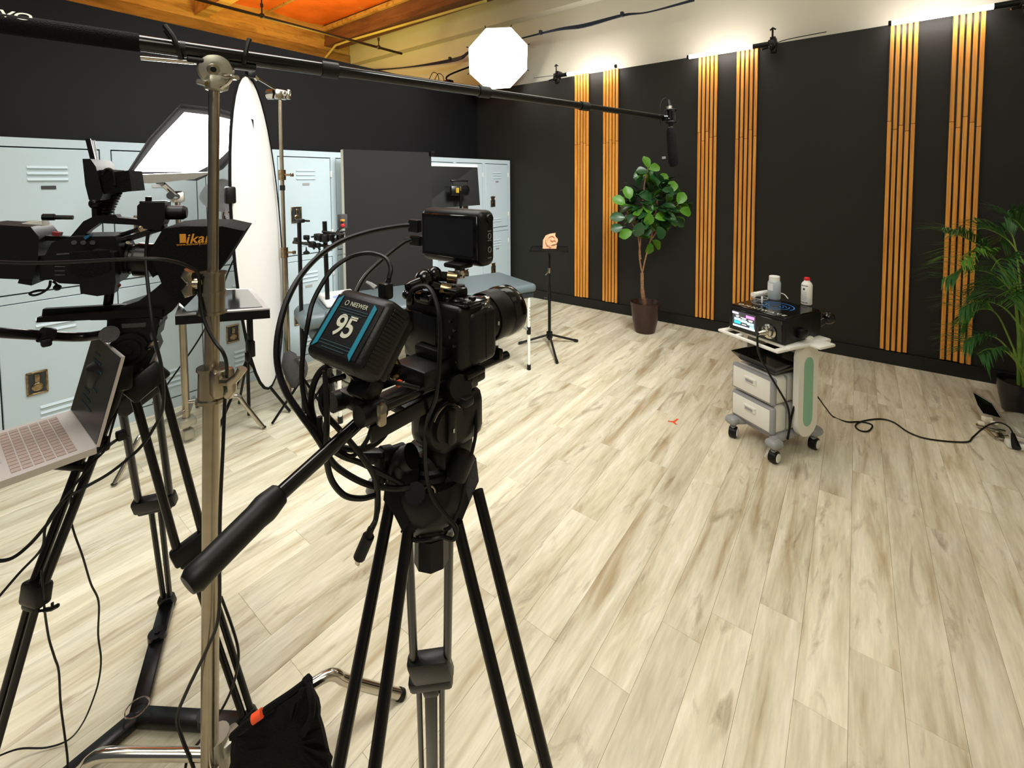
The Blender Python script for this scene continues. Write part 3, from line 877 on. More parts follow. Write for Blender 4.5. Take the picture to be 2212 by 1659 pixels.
# side uprights with mint inlay
for sx in (-1, 1):
    xx = .150 if sx > 0 else -.180
    pts = []
    ys, ye, zb, zt = -.045, .115, .125, .625
    for k in range(9): a = PI + PI * k / 8; pts.append((xx, .035 + .08 * math.cos(a), .205 + .08 * math.sin(a)))
    for k in range(9): a = PI * k / 8; pts.append((xx, .035 + .08 * math.cos(a), .585 + .06 * math.sin(a)))
    up_ = L('side_panel', MB().prism(pts, (.032, 0, 0)), M_white)
    p2 = []
    for k in range(9): a = PI + PI * k / 8; p2.append((xx + (.0325 if sx > 0 else -.0015), .035 + .038 * math.cos(a), .235 + .05 * math.sin(a)))
    for k in range(9): a = PI * k / 8; p2.append((xx + (.0325 if sx > 0 else -.0015), .035 + .038 * math.cos(a), .535 + .045 * math.sin(a)))
    L('inlay', MB().prism(p2, (.001, 0, 0)), M_green, up_)
    L('arm', MB().rbox((xx + .016, .05, .63), (.03, .06, .12), .012, seg=3).tube([(xx + .016, .04, .6), (xx + .016, -.02, .66)], .012, 8), M_white)
L('back_column', MB().rbox((-.015, .155, .40), (.30, .03, .52), .012), M_white)
# black tray
mb = MB()
prof = [(-.150, -.175, .535), (.140, -.175, .535), (.140, .13, .535), (-.150, .13, .535)]
inn = [(-.115, -.135, .490), (.110, -.135, .490), (.110, .10, .490), (-.115, .10, .490)]
und = [(p[0], p[1], p[2] - .008) for p in inn]; und2 = [(p[0], p[1], p[2] - .006) for p in prof]
mb.add(prof + inn + und + und2, [(0, 1, 5, 4), (1, 2, 6, 5), (2, 3, 7, 6), (3, 0, 4, 7), (4, 5, 6, 7), (12, 8, 9, 13), (13, 9, 10, 14), (14, 10, 11, 15), (15, 11, 8, 12), (8, 11, 10, 9),
                               (0, 12, 13, 1), (1, 13, 14, 2), (2, 14, 15, 3), (3, 15, 12, 0)])
L('tray', mb, M_blackg)
# top shelf with front rail handle
mb = MB(); mb.rbox((0.01, .01, .662), (.40, .34, .022), .009, seg=2)
mb.rbox((-.175, -.195, .655), (.035, .10, .018), .008); mb.rbox((.185, -.195, .655), (.035, .10, .018), .008)
mb.rbox((0.005, -.235, .655), (.37, .022, .018), .008)
mb.rbox((-.075, -.205, .655), (.022, .07, .016), .006)
mb.rbox((.225, .06, .662), (.085, .13, .018), .008)
L('shelf', mb, M_white)
# power device
dv0 = INV[cart.name].inverted() @ V((.0, -.01, .674))
t = thing('therapy_device', 'black box-shaped treatment device with touch screen on top of the cart', 'device', dv0, cyaw + .10)
D_ = t
L('casing', MB().rbox((0, 0, .070), (.335, .345, .140), .006, seg=2), M_black, D_)
L('lid', MB().rbox((0, .005, .1435), (.325, .33, .010), .004, seg=1), M_blackg, D_)
L('front_panel', MB().rbox((-.002, -.1735, .068), (.305, .004, .118), .002, seg=1), M_blackg, D_)
sc_ = L('screen', MB().box((-.070, -.1760, .072), (.142, .002, .092)), emis('screen_dark', (70, 66, 74), .6), D_)
SC = [(-.113, .030, .038, .010, (222, 222, 255)), (-.025, .024, .048, .014, (244, 150, 240)), (-.10, .018, .022, .003, (240, 240, 230)), (-.10, .012, .016, .003, (230, 230, 230)),
      (-.064, .013, .034, .003, (240, 240, 230)), (-.062, .007, .024, .003, (230, 230, 230)), (-.022, .009, .026, .003, (240, 240, 230)), (-.022, .004, .020, .003, (230, 230, 230)),
      (-.110, .000, .018, .013, (190, 236, 250)), (-.090, .000, .018, .013, (190, 236, 250)), (-.071, -.004, .018, .013, (190, 236, 250)), (-.051, -.004, .018, .013, (190, 236, 250)),
      (-.032, -.009, .018, .013, (190, 236, 250)), (-.012, -.009, .018, .013, (190, 236, 250)), (-.100, -.016, .038, .014, (50, 206, 230)), (-.060, -.020, .026, .004, (240, 240, 230)), (-.014, -.024, .026, .012, (170, 220, 250)),
      (-.062, -.034, .130, .009, (226, 250, 250))]
for x, z, w_, h, c_ in SC:
    L('screen_block', MB().box((x * 1.05 - .005, -.1775, .072 + z * 1.15), (w_ * 1.05, .001, h * 1.15)), emis('ui_%d_%d_%d' % c_, c_, 1.0), sc_)
mb = MB(); c = V((.082, -.176, .055))
mb.lathe(c, (0, -1, 0), [(.040, 0), (.040, .006), (.030, .010), (.026, .024), (.018, .026)], 26)
mb.lathe(c + V((0, -.02, 0)), (-.5, -1, -.2), [(.016, 0), (.018, .02), (.013, .035), (.011, .05)], 16)
L('connector', mb, M_chrome, D_)
# lid print
text('lettering', 'OMNIWAVE', .040, (-.0, -.125, .1488), (1, 0, 0), (0, 1, 0), M_print, D_, spacing=1.45, local=True, bold=.0008)
mb = MB()
for R_, w_, a0, a1 in ((.095, .006, -10, 170), (.070, .004, 150, 400), (.055, .003, 20, 250), (.040, .003, 180, 420), (.025, .003, 0, 200)):
    n = 28; vs_ = []
    for k in range(n + 1):
        a = math.radians(a0 + (a1 - a0) * k / n)
        vs_ += [(R_ * math.cos(a) + .0, .015 + R_ * math.sin(a), .1488), ((R_ - w_) * math.cos(a), .015 + (R_ - w_) * math.sin(a), .1488)]
    mb.add(vs_, [(2 * k, 2 * k + 1, 2 * k + 3, 2 * k + 2) for k in range(n)])
L('ring_print', mb, M_blueprint, D_)
L('side_holder', MB().rbox((.178, -.04, .05), (.04, .06, .05), .008), M_black, D_)


def DL(x, y, z): return INV[D_.name].inverted() @ V((x, y, z))


# handpiece
hp = DL(.205, -.055, .07)
t = thing('handpiece', 'glossy black ball-headed applicator handpiece holstered on the device side', 'handpiece', hp)
a, b_ = W(1748, 716, 2.60), W(1784, 690, 2.64)
out('handle', MB().tube(spline([a, a.lerp(b_, .5), b_]), [.013] * 4 + [.016] * 4 + [.018] * 5, 12), M_blackg, t)
out('head', MB().sph(b_ + (b_ - a).normalized() * .02, .036, 20), M_blackg, t)
# bottles, cup, syringe tube
t = thing('clear_bottle', 'translucent wide-mouth bottle half full of clear liquid on the device', 'bottle', F(1672, 646, D_.location.z + .1487))
zb = V((0, 0, 0))
ZD = D_.location.z + .1487
bp = F(1672, 646, ZD)
out('body', MB().lathe(bp, (0, 0, 1), [(.001, 0), (.030, 0), (.036, .008), (.036, .105), (.030, .118), (.028, .12)], 28, cap=False), M_frost, t)
out('liquid', MB().lathe(bp, (0, 0, 1), [(.030, .003), (.034, .01), (.034, .06), (.001, .06)], 24), mat('clear_liquid', (190, 206, 214), .1, trans=.3), t)
out('cap', MB().lathe(bp, (0, 0, 1), [(.030, .118), (.030, .143), (.027, .146), (.001, .146)], 28), M_white, t)
q = (V((0, 0, CAMH)) - bp); q.z = 0; q.normalize(); s_ = V((-q.y, q.x, 0))
lc = bp + V((0, 0, .080))
pts = [lc + (q * math.cos(a) - s_ * math.sin(a)) * .0366 for a in [math.radians(x) for x in (10, 28, 46, 64, 82)]]
mb = MB()
for i in range(4): mb.quad([pts[i] - V((0, 0, .022)), pts[i + 1] - V((0, 0, .022)), pts[i + 1] + V((0, 0, .022)), pts[i] + V((0, 0, .022))])
out('paper_label', mb, M_whitec, t)
bp = F(1742, 657, ZD)
t = thing('white_bottle', 'slim white bottle with red cap and printed label on device', 'bottle', bp)
out('body', MB().lathe(bp, (0, 0, 1), [(.026, 0), (.029, .005), (.029, .118), (.024, .130), (.016, .138), (.015, .146)], 28), M_white, t)
out('cap', MB().lathe(bp, (0, 0, 1), [(.016, .145), (.016, .158), (.012, .162)], 20), M_red, t)
mb = MB()
q = (V((0, 0, CAMH)) - bp); q.z = 0; q.normalize(); s_ = V((-q.y, q.x, 0))
def band(z0, z1, a0, a1, n=5, r=.0293):
    an = [math.radians(a0 + (a1 - a0) * i / n) for i in range(n + 1)]
    for i in range(n):
        A, B_ = [bp + (q * math.cos(a) - s_ * math.sin(a)) * r for a in (an[i], an[i + 1])]
        mb.quad([A + V((0, 0, z0)), B_ + V((0, 0, z0)), B_ + V((0, 0, z1)), A + V((0, 0, z1))])
band(.112, .116, -10, 80); band(.012, .016, -10, 80)
for z in (.074, .064, .054, .046, .038, .030): band(z, z + .0012, 0, 60)
band(.088, .100, 20, 40)
out('print', mb, mat('navy_print', (34, 48, 70), .6), t)
bp = F(1641, 655, ZD)
t = thing('plastic_cup', 'small clear plastic cup with a white stick on the device', 'cup', bp)
out('cup', MB().lathe(bp, (0, 0, 1), [(.001, .001), (.040, 0), (.044, .034), (.0425, .034), (.0388, .0025), (.001, .0025)], 28, cap=False), M_glass, t)
out('rim', MB().tube([bp + V((.0435 * math.cos(k * PI / 14), .0435 * math.sin(k * PI / 14), .034)) for k in range(29)], .0014, 6, False).tube([bp + V((.041 * math.cos(k * PI / 14), .041 * math.sin(k * PI / 14), .002)) for k in range(29)], .0012, 6, False), M_frost, t)
out('stick', MB().rbox(bp + V((.012, 0, .022)), (.010, .010, .040), .003), M_white, t)
a = F(1632, 636, ZD + .0165); b_ = F(1662, 631, ZD + .0165)
t = thing('gel_tube', 'white gel squeeze tube lying on the device behind the cup', 'tube', F(1645, 634, ZD))
out('tube_body', MB().tube([a, a.lerp(b_, .2), a.lerp(b_, .8), b_], [.014, .0165, .0165, .012], 14), M_whitec, t)
out('cap', MB().cyl(a - (b_ - a).normalized() * .022, a, .017, n=14), M_white, t)
out('nozzle', MB().tube(spline([b_, F(1680, 632, ZD + .02), F(1694, 636, ZD + .012), F(1702, 645, ZD + .003)]), .003, 6), M_whitec, t)
# cables of the cart
pts = [(1640, 707, 2.52), (1636, 730, 2.49), (1640, 765, 2.48), (1660, 805, 2.48), (1690, 855, 2.50), (1702, 880, 2.52), (1706, 915, 2.53), (1702, 948, 2.54)]
tag(out('applicator_cable', cablepx(pts, .0058), M_rubber), 'black cable dropping from the device front connector over cart drawers', 'cable')
pts = [(1748, 722, 2.68), (1746, 750, 2.60), (1738, 800, 2.55), (1724, 850, 2.53), (1710, 900, 2.53), (1704, 935, 2.54), (1701, 949, 2.54)]
tag(out('handpiece_cable', cablepx(pts, .0060), M_rubber), 'ribbed black cable hanging from the ball-headed handpiece beside mint panel', 'cable')
fl = lambda x, y: F(x, y, .006)
pts = [W(1758, 847, 2.78), W(1770, 862, 2.80), W(1783, 880, 2.90), fl(1800, 900), fl(1830, 911), fl(1860, 911), fl(1884, 918), fl(1876, 931), fl(1858, 930), fl(1848, 920), fl(1862, 910), fl(1900, 905), fl(1930, 912), fl(1965, 935), fl(2010, 949), fl(2085, 955), fl(2102, 944), F(2120, 928, .04), F(2140, 916, .07), F(2160, 913, .09), F(2180, 923, .09), F(2190, 940, .07)]
tag(out('mains_cable', MB().tube(spline(pts, 6), .0045, 7), M_rubber), 'black mains cord looping on the floor from cart to power strip', 'cable')

# things at the foot of the palm
ps = F(2222, 975); ps.z = 0
t = thing('power_strip', 'white power strip on the floor at the right edge', 'power strip', ps, .15)
out('body', MB().rbox((.06, .01, .02), (.30, .065, .036), .01), M_white, t, local=True)
out('socket', MB().rbox((-.03, .01, .0385), (.035, .035, .002), .001, seg=1).rbox((.04, .01, .0385), (.035, .035, .002), .001, seg=1), M_greyp, t, local=True)
pp = W(2190, 948, 2.68)
out('plug', MB().tube([F(2196, 968, .035), F(2192, 955, .055), F(2188, 937, .08)], [.020, .016, .009], 10), M_rubber, t)
c = F(2140, 915, .0); c.z = 0
t = thing('floor_lamp_head', 'small floor light with tilted black flap and chrome bracket beside palm', 'lamp', c)
q = [W(2102, 847, 2.98), W(2143, 872, 2.93), W(2163, 903, 2.86), W(2124, 893, 2.84), W(2112, 875, 2.92)]
out('flap', MB().prism(q, V((.004, .004, .002))), M_blackg, t)
out('flap_edge', MB().tube([q[0], q[1], q[2]], .0025, 6), M_silver, t)
out('bracket', MB().rbox(F(2140, 925, .02), (.13, .03, .012), .004).rbox(F(2160, 940, .02), (.03, .10, .012), .004).tube([F(2128, 925, .02), F(2150, 945, .02), F(2178, 942, .02)], .007, 8), M_chrome, t)
out('connector_block', MB().rbox(F(2132, 905, .05), (.045, .03, .03), .004, basis((1, .6, 0), (-.6, 1, 0))).rbox(F(2119, 914, .03), (.03, .025, .02), .004).rbox(F(2145, 912, .04), (.05, .02, .015), .004, basis((1, -.6, 0), (.6, 1, 0))), M_foam, t)
c = F(2216, 930, .0); c.z = 0
t = thing('clear_dome', 'clear plastic dome glinting on floor beneath the palm pot', 'dome', c)
out('bowl', MB().lathe(c, (0, 0, 1), [(.155, .002), (.15, .03), (.12, .06), (.06, .08), (.001, .085)], 30, cap=False), M_glass, t)
out('rim', MB().tube([c + V((.156 * math.cos(k * PI / 16), .156 * math.sin(k * PI / 16), .003)) for k in range(33)], .003, 6, False), M_silver, t)
# orange tape mark
c = F(1453, 911, .0015)
t = thing('tape_mark', 'small orange Y-shaped tape mark on the open floor', 'tape', c)
for p0, p1 in (((1443, 910), (1456, 911)), ((1456, 911), (1464, 905)), ((1454, 911), (1461, 917))):
    a, b_ = F(*p0, .0012), F(*p1, .0012); d = (b_ - a).normalized(); s_ = V((-d.y, d.x, 0)) * .006
    out('tape_strip', MB().prism([a - s_, b_ - s_, b_ + s_, a + s_], (0, 0, .0006)), M_orangetag, t)


# ================================================================== STANDS AND LAMPS ON THE LEFT
def cleg(hub, foot, r, zt=None, bend=.68):
    hub = V(hub); foot = V(foot); z = zt or hub.z; dz = V((0, 0, z - hub.z))
    k = V((foot.x, foot.y, 0)) - V((hub.x, hub.y, 0))
    p = [hub, hub + k * bend * .5 + dz * .6, hub + k * (bend - .08) + dz, hub + k * bend + dz + V((0, 0, -.008)), hub + k * (bend + .07) + dz + V((0, 0, -.05 * z / .2)), foot + V((0, 0, .02)) - k * .02, foot + V((0, 0, r))]
    return spline(p, 4)


# --- softbox on the left (lit) and its chrome stand
sb = V((-3.20, .93, 0))
t = thing('softbox_stand', 'chrome c-stand carrying the big lit softbox in front of lockers', 'stand', sb)
hz = W(378, 425, 2.70).z
out('pole', MB().cyl(sb + V((0, 0, .10)), sb + V((0, 0, hz)), .014, n=14), M_steel, t)
out('base_tube', MB().cyl(sb + V((0, 0, .06)), sb + V((0, 0, .9)), .020, n=14), M_steel, t)
out('leg_hub', MB().rbox(sb + V((0, 0, .12)), (.09, .09, .05), .015).rbox(sb + V((.02, 0, .05)), (.06, .06, .06), .015), M_alum, t)
for i, (f_, hh) in enumerate(((F(570, 927), .24), (F(247, 1050), .19), (V((-3.62, 1.12, 0)), .14))):
    p = cleg(sb + V((0, 0, hh)), f_, .012)
    lg = out('leg', MB().tube(p, .0125, 10), M_chrome, t)
    out('foot', MB().cyl(p[-2], p[-1] + (p[-1] - p[-2]).normalized() * .004, .0145, n=10), M_rubber, lg)
out('grip_head', MB().rbox(sb + V((0, 0, hz)), (.05, .07, .07), .015).cyl(sb + V((.0, -.0, hz)), sb + V((.06, -.05, hz + .01)), .022, n=12), M_chrome, t)
out('tilt_arm', MB().cyl(sb + V((0, 0, hz)), W(352, 398, 2.6), .015, n=10).cyl(W(352, 398, 2.6), W(340, 393, 2.55), .012, n=8), M_chrome, t)
# softbox
t = thing('softbox', 'large brightly glowing softbox tilted up behind the left camera', 'lamp', W(400, 330, 2.5))
fp = [(290, 372, 2.38), (345, 300, 2.44), (400, 243, 2.50), (462, 250, 2.62), (520, 264, 2.78), (522, 292, 2.78), (470, 350, 2.66), (430, 373, 2.58)]
face = [W(*p) for p in fp]
cen = sum(face, V()) / len(face)
nf = (face[2] - face[0]).cross(face[6] - face[0]).normalized()
if nf.dot(V((0, 0, CAMH)) - cen) < 0: nf = -nf
face = [p - nf * (p - cen).dot(nf) for p in face]
mb = MB(); mb.add([cen + nf * .03] + face, [(0, 1 + k, 1 + (k + 1) % 8) for k in range(8)])
out('diffuser', mb, M_diff, t)
bk = cen - nf * .30 - V((.0, .0, .08))
ring = [bk + (p - cen) * .28 for p in face]
mb = MB(); lip = [p + (p - cen).normalized() * .05 + nf * .02 for p in face]
mb.add(lip + ring, [(k, (k + 1) % 8, (k + 1) % 8 + 8, k + 8) for k in range(8)] + [tuple(range(8, 16))])
out('shell', mb, M_fabric, t)
out('lamp_panel', MB().prism([W(287, 378, 2.36), W(458, 372, 2.50), W(420, 387, 2.50), W(330, 396, 2.46), W(287, 396, 2.38)], -nf * .02 + V((0, 0, -.0))), M_silver, t)

# --- silver reflector lamp on arm
c = W(470, 428, 2.95)
t = thing('bowl_lamp', 'small grey bowl-shaped lamp between chrome pole and oval diffuser', 'lamp', c)
ax = (W(515, 418, 2.9) - W(434, 428, 3.0)).normalized()
out('bowl', MB().lathe(W(434, 428, 3.0), ax, [(.012, 0), (.05, .05), (.09, .12), (.11, .20), (.105, .20), (.085, .12), (.04, .05)], 24, cap=False), M_silver, t)
out('bracket', MB().tube(spline([W(522, 425, 2.95), W(516, 470, 2.95), W(530, 520, 2.95)]), .02, 8).rbox(W(520, 428, 2.95), (.06, .06, .06), .01), M_black, t)
mb = MB()
for k in range(16):
    a = W(488 + k * 2.2, 452 + k * 5, 2.93); mb.tube([a, a + V((.05, -.02, -.01)), a + V((.075, -.03, -.035))], .008, 5)
out('fringe', mb, M_silver, t)
bs = W(525, 520, 2.96); bs.z = 0
out('pole', MB().cyl(bs + V((0, 0, .02)), W(528, 520, 2.95), .011, n=8), M_blackm, t)
for k in range(3):
    an = k * 2.094 + .9; out('leg', MB().cyl(bs + V((0, 0, .4)), bs + V((.25 * math.cos(an), .25 * math.sin(an), .012)), .009, n=8), M_blackm, t)
out('power_lead', cablepx([(518, 535, 2.9), (505, 560, 2.9), (492, 590, 2.9), (480, 622, 2.9), (440, 715, 2.8), (380, 805, 2.75), (330, 870, 2.72)], .005), M_rubber, t)

# --- oval diffuser on its stand
sb = W(616, 600, 3.15); sb.z = 0
t = thing('diffuser_stand', 'slim chrome stand with grip head holding the tall white oval', 'stand', sb)
top = W(611, 208, 3.15)
out('pole', MB().cyl(V((sb.x, sb.y, .5)), V((sb.x, sb.y, top.z)), .0125, n=12), M_steel, t)
out('base_tube', MB().cyl(sb + V((0, 0, .05)), V((sb.x, sb.y, W(616, 540, 3.15).z)), .019, n=12), M_steel, t)
for py in (378, 545):
    z = W(616, py, 3.15).z; c = V((sb.x, sb.y, z))
    k = out('collar', MB().cyl(c - V((0, 0, .035)), c + V((0, 0, .035)), .024, n=12), M_brass, t)
    out('knob', MB().cyl(c, c + rg * .06, .007, n=8).rbox(c + rg * .068, (.02, .02, .025), .005), M_brass, k)
out('tape_band', MB().cyl(V((sb.x, sb.y, W(616, 400, 3.15).z)), V((sb.x, sb.y, W(616, 411, 3.15).z)), .017, n=12), M_rubber, t)
out('grip_head', MB().rbox(V((sb.x, sb.y, top.z)), (.06, .09, .07), .015).cyl(V((sb.x, sb.y, top.z)), V((sb.x, sb.y, top.z)) + rg * .05, .012, n=8).rbox(V((sb.x, sb.y, top.z)) + rg * .06, (.03, .03, .07), .01).cyl(V((sb.x, sb.y, top.z)) - rg * .08, V((sb.x, sb.y, top.z)), .035, n=14), M_chrome, t)
out('arm', MB().cyl(W(545, 163, 2.85), V((sb.x, sb.y, top.z)) + V((0, 0, .02)), .009, n=8).cyl(W(541, 157, 2.84), W(556, 172, 2.88), .014, n=8), M_chrome, t)
for i, (f_, hh) in enumerate(((F(503, 836), .22), (F(672, 868), .17), (sb + V((.1, .42, 0)), .13))):
    f_ = V(f_)
    if f_.x < -3.70: f_.x = -3.70
    lg = out('leg', MB().tube(cleg(sb + V((0, 0, hh)), f_, .012), .0125, 9), M_chrome, t)
# oval
A, B_ = W(537, 165, 2.84), W(587, 833, 2.86)
axl = (B_ - A); ctr = (A + B_) / 2; hl = axl.length / 2; axl.normalize()
dd = (rg * -.255 + V((FW.x, FW.y, 0)).normalized()); dd = (dd - axl * dd.dot(axl)).normalized()
n3 = axl.cross(dd).normalized()
if n3.dot(V((0, 0, CAMH)) - ctr) < 0: n3 = -n3
t = thing('oval_diffuser', 'tall white oval collapsible diffuser with black rim seen almost edge-on', 'reflector', ctr + axl * hl)
hw = .50; n = 40
rimp = [ctr + axl * hl * math.cos(2 * PI * k / n) + dd * hw * math.sin(2 * PI * k / n) for k in range(n)]
mb = MB(); vs_ = []
for s_ in (1, .66, .33): vs_ += [ctr + (p - ctr) * s_ + n3 * .05 * (1 - s_ * s_) * (1) for p in rimp]
vs_.append(ctr + n3 * .05)
for l in range(2):
    for k in range(n): mb.f.append((l * n + k, l * n + (k + 1) % n, (l + 1) * n + (k + 1) % n, (l + 1) * n + k))
for k in range(n): mb.f.append((2 * n + k, 2 * n + (k + 1) % n, 3 * n))
mb.v = vs_
out('cloth', mb, M_reflector, t)
out('rim', MB().tube(rimp + [rimp[0]], .008, 8, False), M_fabric, t)
out('rim_clip', MB().rbox(ctr - dd * hw * .98 - axl * .22, (.04, .05, .09), .01), M_black, t)
out('rim_clip', MB().rbox(W(541, 160, 2.84), (.05, .05, .05), .01), M_black, t)
# grey sandbag hanging on that stand
c = W(628, 800, 3.05)
t = thing('grey_sandbag', 'dark grey sandbag hung on the base of the oval diffuser stand', 'sandbag', V((c.x, c.y, W(628, 840, 3.05).z)))
pp_ = [(612, 762), (624, 755), (640, 764), (652, 790), (656, 812), (640, 840), (628, 838), (616, 815), (607, 790)]
bm = bmesh.new()
P2 = [W(x, y, 2.99) for x, y in pp_]; fw = V((FW.x, FW.y, 0)).normalized()
mb = MB(); m0 = sum(P2, V()) / len(P2); rd = (m0 - ORG).normalized()
lay = [(.6, 0), (.92, .02), (1, .05), (1, .08), (.92, .11), (.6, .13)]
for s_, dz in lay: mb.v += [m0 + (p - m0) * s_ + rd * dz for p in P2]
nn = len(P2)
for l in range(len(lay) - 1):
    for k in range(nn): mb.f.append((l * nn + k, l * nn + (k + 1) % nn, (l + 1) * nn + (k + 1) % nn, (l + 1) * nn + k))
mb.f.append(tuple(reversed(range(nn)))); mb.f.append(tuple(range((len(lay) - 1) * nn, len(lay) * nn)))
bm.free()
out('bag', mb, M_fabric2, t)
out('strap', MB().tube(spline([W(640, 772, 2.98), W(655, 775, 2.97), W(662, 795, 2.97), W(657, 815, 2.98), W(648, 812, 2.99)]), .009, 6), M_fabric2, t)

# --- two black poles with clamp crossbar
c = W(676, 600, 3.0); c.z = 0
t = thing('clamp_rack', 'pair of thin black poles with a crossbar full of clamps before lockers', 'stand', c)
a = W(646, 478, 3.0); a0 = W(640, 640, 3.0); fa = V((a.x - .01, a.y, 0))
b_ = W(701, 478, 3.1); fb = V((b_.x + .03, b_.y, 0))
out('pole', MB().cyl(fa + V((0, 0, .02)), a, .013, n=10), M_blackm, t)
out('pole', MB().cyl(fb + V((0, 0, .02)), b_, .015, n=10), M_blackm, t)
for bb in (fa, fb):
    for k in range(3):
        an = k * 2.094 + .4; out('leg', MB().cyl(bb + V((0, 0, .25)), bb + V((.2 * math.cos(an), .2 * math.sin(an), .01)), .008, n=6), M_blackm, t)
out('top_clamp', MB().rbox(W(649, 477, 3.0), (.05, .04, .025), .006).rbox(W(662, 477, 3.0), (.06, .02, .012), .004), M_black, t)
out('crossbar', MB().cyl(W(632, 523, 3.0), W(712, 532, 3.08), .010, n=8).cyl(W(695, 500, 3.05), W(745, 506, 3.1), .008, n=8).cyl(W(672, 512, 3.05), W(745, 500, 3.1), .006, n=8), M_blackm, t)
for (x, y, r) in ((662, 513, .018), (674, 528, .022), (688, 512, .026), (700, 514, .03), (713, 512, .024), (686, 530, .018), (642, 519, .02), (725, 520, .02), (735, 512, .022)):
    out('clamp', MB().rbox(W(x, y, 3.04), (r * 2.2, r * 1.6, r * 1.8), r * .3).cyl(W(x, y, 3.04), W(x + 5, y + 10, 3.03), .008, n=6), M_blackm if x % 2 else M_black, t)
for x, y in ((662, 545), (690, 549)):
    out('hanging_weight', MB().lathe(W(x, y + 4, 3.02), (0, 0, 1), [(.018, 0), (.022, .012), (.006, .024), (.002, .05)], 12), M_black, t)
c = W(740, 478, 3.2)
t = thing('control_box', 'small grey box with red and orange buttons beside the foam board', 'device', c)
out('casing', MB().rbox(c, (.05, .05, .10), .006), M_fabric2, t)
out('red_button', MB().sph(W(741, 487, 3.16), .014, 10), M_red, t)
out('orange_button', MB().rbox(W(740, 476, 3.16), (.03, .02, .015), .004), M_gold, t)
out('arm', MB().cyl(W(738, 490, 3.2), W(712, 520, 3.15), .008, n=8), M_blackm, t)

# ================================================================== CENTRE CHROME C-STAND WITH BOOM
sb = W(455, 1300, 1.15); sb.z = 0
t = thing('c_stand', 'tall chrome c-stand in the foreground holding up the boom pole', 'stand', sb)
ht = W(463, 175, 1.15)
def PC(px, py): return W(px, py, 1.15)
bot = PC(453, 1690)
out('base_tube', MB().tube([V((bot.x, bot.y, .03)), PC(453, 1600), PC(457, 860)], .0195, 20), M_steel, t)
out('middle_tube', MB().tube([PC(457, 865), PC(459, 610)], .0165, 18), M_steel, t)
out('top_tube', MB().tube([PC(459, 640), ht], .0125, 18), M_steel, t)
col = out('collar', MB().tube([PC(458, 672), PC(458, 590)], .029, 22).tube([PC(458, 592), PC(458, 587)], .033, 22).tube([PC(458, 672), PC(458, 677)], .033, 22).tube([PC(458, 628), PC(458, 636)], .031, 22), M_steel, t)
out('knob', MB().cyl(PC(452, 612), W(428, 612, 1.12), .008, n=8).tube([W(410, 584, 1.11), W(404, 597, 1.11), W(412, 612, 1.11), W(406, 628, 1.11), W(410, 640, 1.11)], [.012, .014, .009, .014, .011], 12).cyl(W(428, 612, 1.12), W(405, 612, 1.11), .013, n=10), M_steel, col)
col = out('collar', MB().tube([PC(458, 860), PC(459, 795)], .031, 22).tube([PC(459, 797), PC(459, 791)], .035, 22).tube([PC(458, 858), PC(458, 865)], .036, 22).rbox(W(480, 825, 1.13), (.04, .05, .07), .01), M_steel, t)
out('knob', MB().cyl(W(478, 825, 1.12), W(500, 825, 1.08), .010, n=8).tube([W(524, 796, 1.06), W(514, 812, 1.06), W(500, 824, 1.07), W(502, 842, 1.07), W(494, 852, 1.08)], [.011, .009, .012, .010, .012], 12), M_steel, col)
hub = V((sb.x, sb.y, .20)); footA = F(862, 1508)
bnd = F(272, 1622, .155); dB = V((bnd.x - sb.x, bnd.y - sb.y, 0)); footB = V((sb.x, sb.y, 0)) + dB.normalized() * .46
dA = V((footA.x - sb.x, footA.y - sb.y, 0)).normalized(); dC = -(dA + dB.normalized()).normalized(); footC = V((sb.x, sb.y, 0)) + dC * .44
for f_, hh, zz in ((footA, .115, .175), (footB, .10, .155), (footC, .09, .12)):
    p = cleg(V((sb.x, sb.y, hh)), f_, .013, zt=zz, bend=.62)
    lg = out('leg', MB().tube(p, .0145, 14), M_chrome, t)
    d = (p[-1] - p[-3]).normalized()
    out('foot', MB().cyl(p[-1] - d * .014, p[-1] + d * .002, .0165, n=12), M_rubber, lg)
out('leg_hub', MB().cyl(V((sb.x, sb.y, .06)), V((sb.x, sb.y, .155)), .030, n=18).rbox(V((sb.x, sb.y, .12)) + dA * .03, (.05, .05, .04), .012), M_alum, t)
# grip head (cast disc clamp)
gc = PC(466, 150)
vd = (V((0, 0, CAMH)) - gc).normalized()
gh = out('grip_head', MB().lathe(gc - vd * .03, vd, [(.030, 0), (.040, .006), (.041, .030), (.036, .042), (.020, .048), (.018, .048)], 30).rbox(gc + V((0, 0, -.035)), (.05, .05, .04), .012), M_alum, t)
out('head_bolt', MB().lathe(gc + vd * .016 - RT * .006, vd, [(.017, 0), (.017, .004), (.013, .006)], 18).lathe(gc + vd * .0225 - RT * .006, vd, [(.008, 0), (.006, .0006)], 12), M_steel, gh)
out('head_bolt_hole', MB().lathe(gc + vd * .0232 - RT * .006, vd, [(.007, 0), (.001, .0006)], 12), M_rubber, gh)
out('t_handle', MB().cyl(PC(455, 172), W(435, 178, 1.08), .008, n=8).cyl(W(428, 176, 1.08), W(446, 181, 1.08), .007, n=8).tube(spline([PC(480, 160), W(500, 165, 1.12), W(495, 178, 1.12), W(478, 190, 1.13)]), .004, 8).cyl(PC(485, 167), W(512, 168, 1.1), .006, n=8), M_chrome, gh)
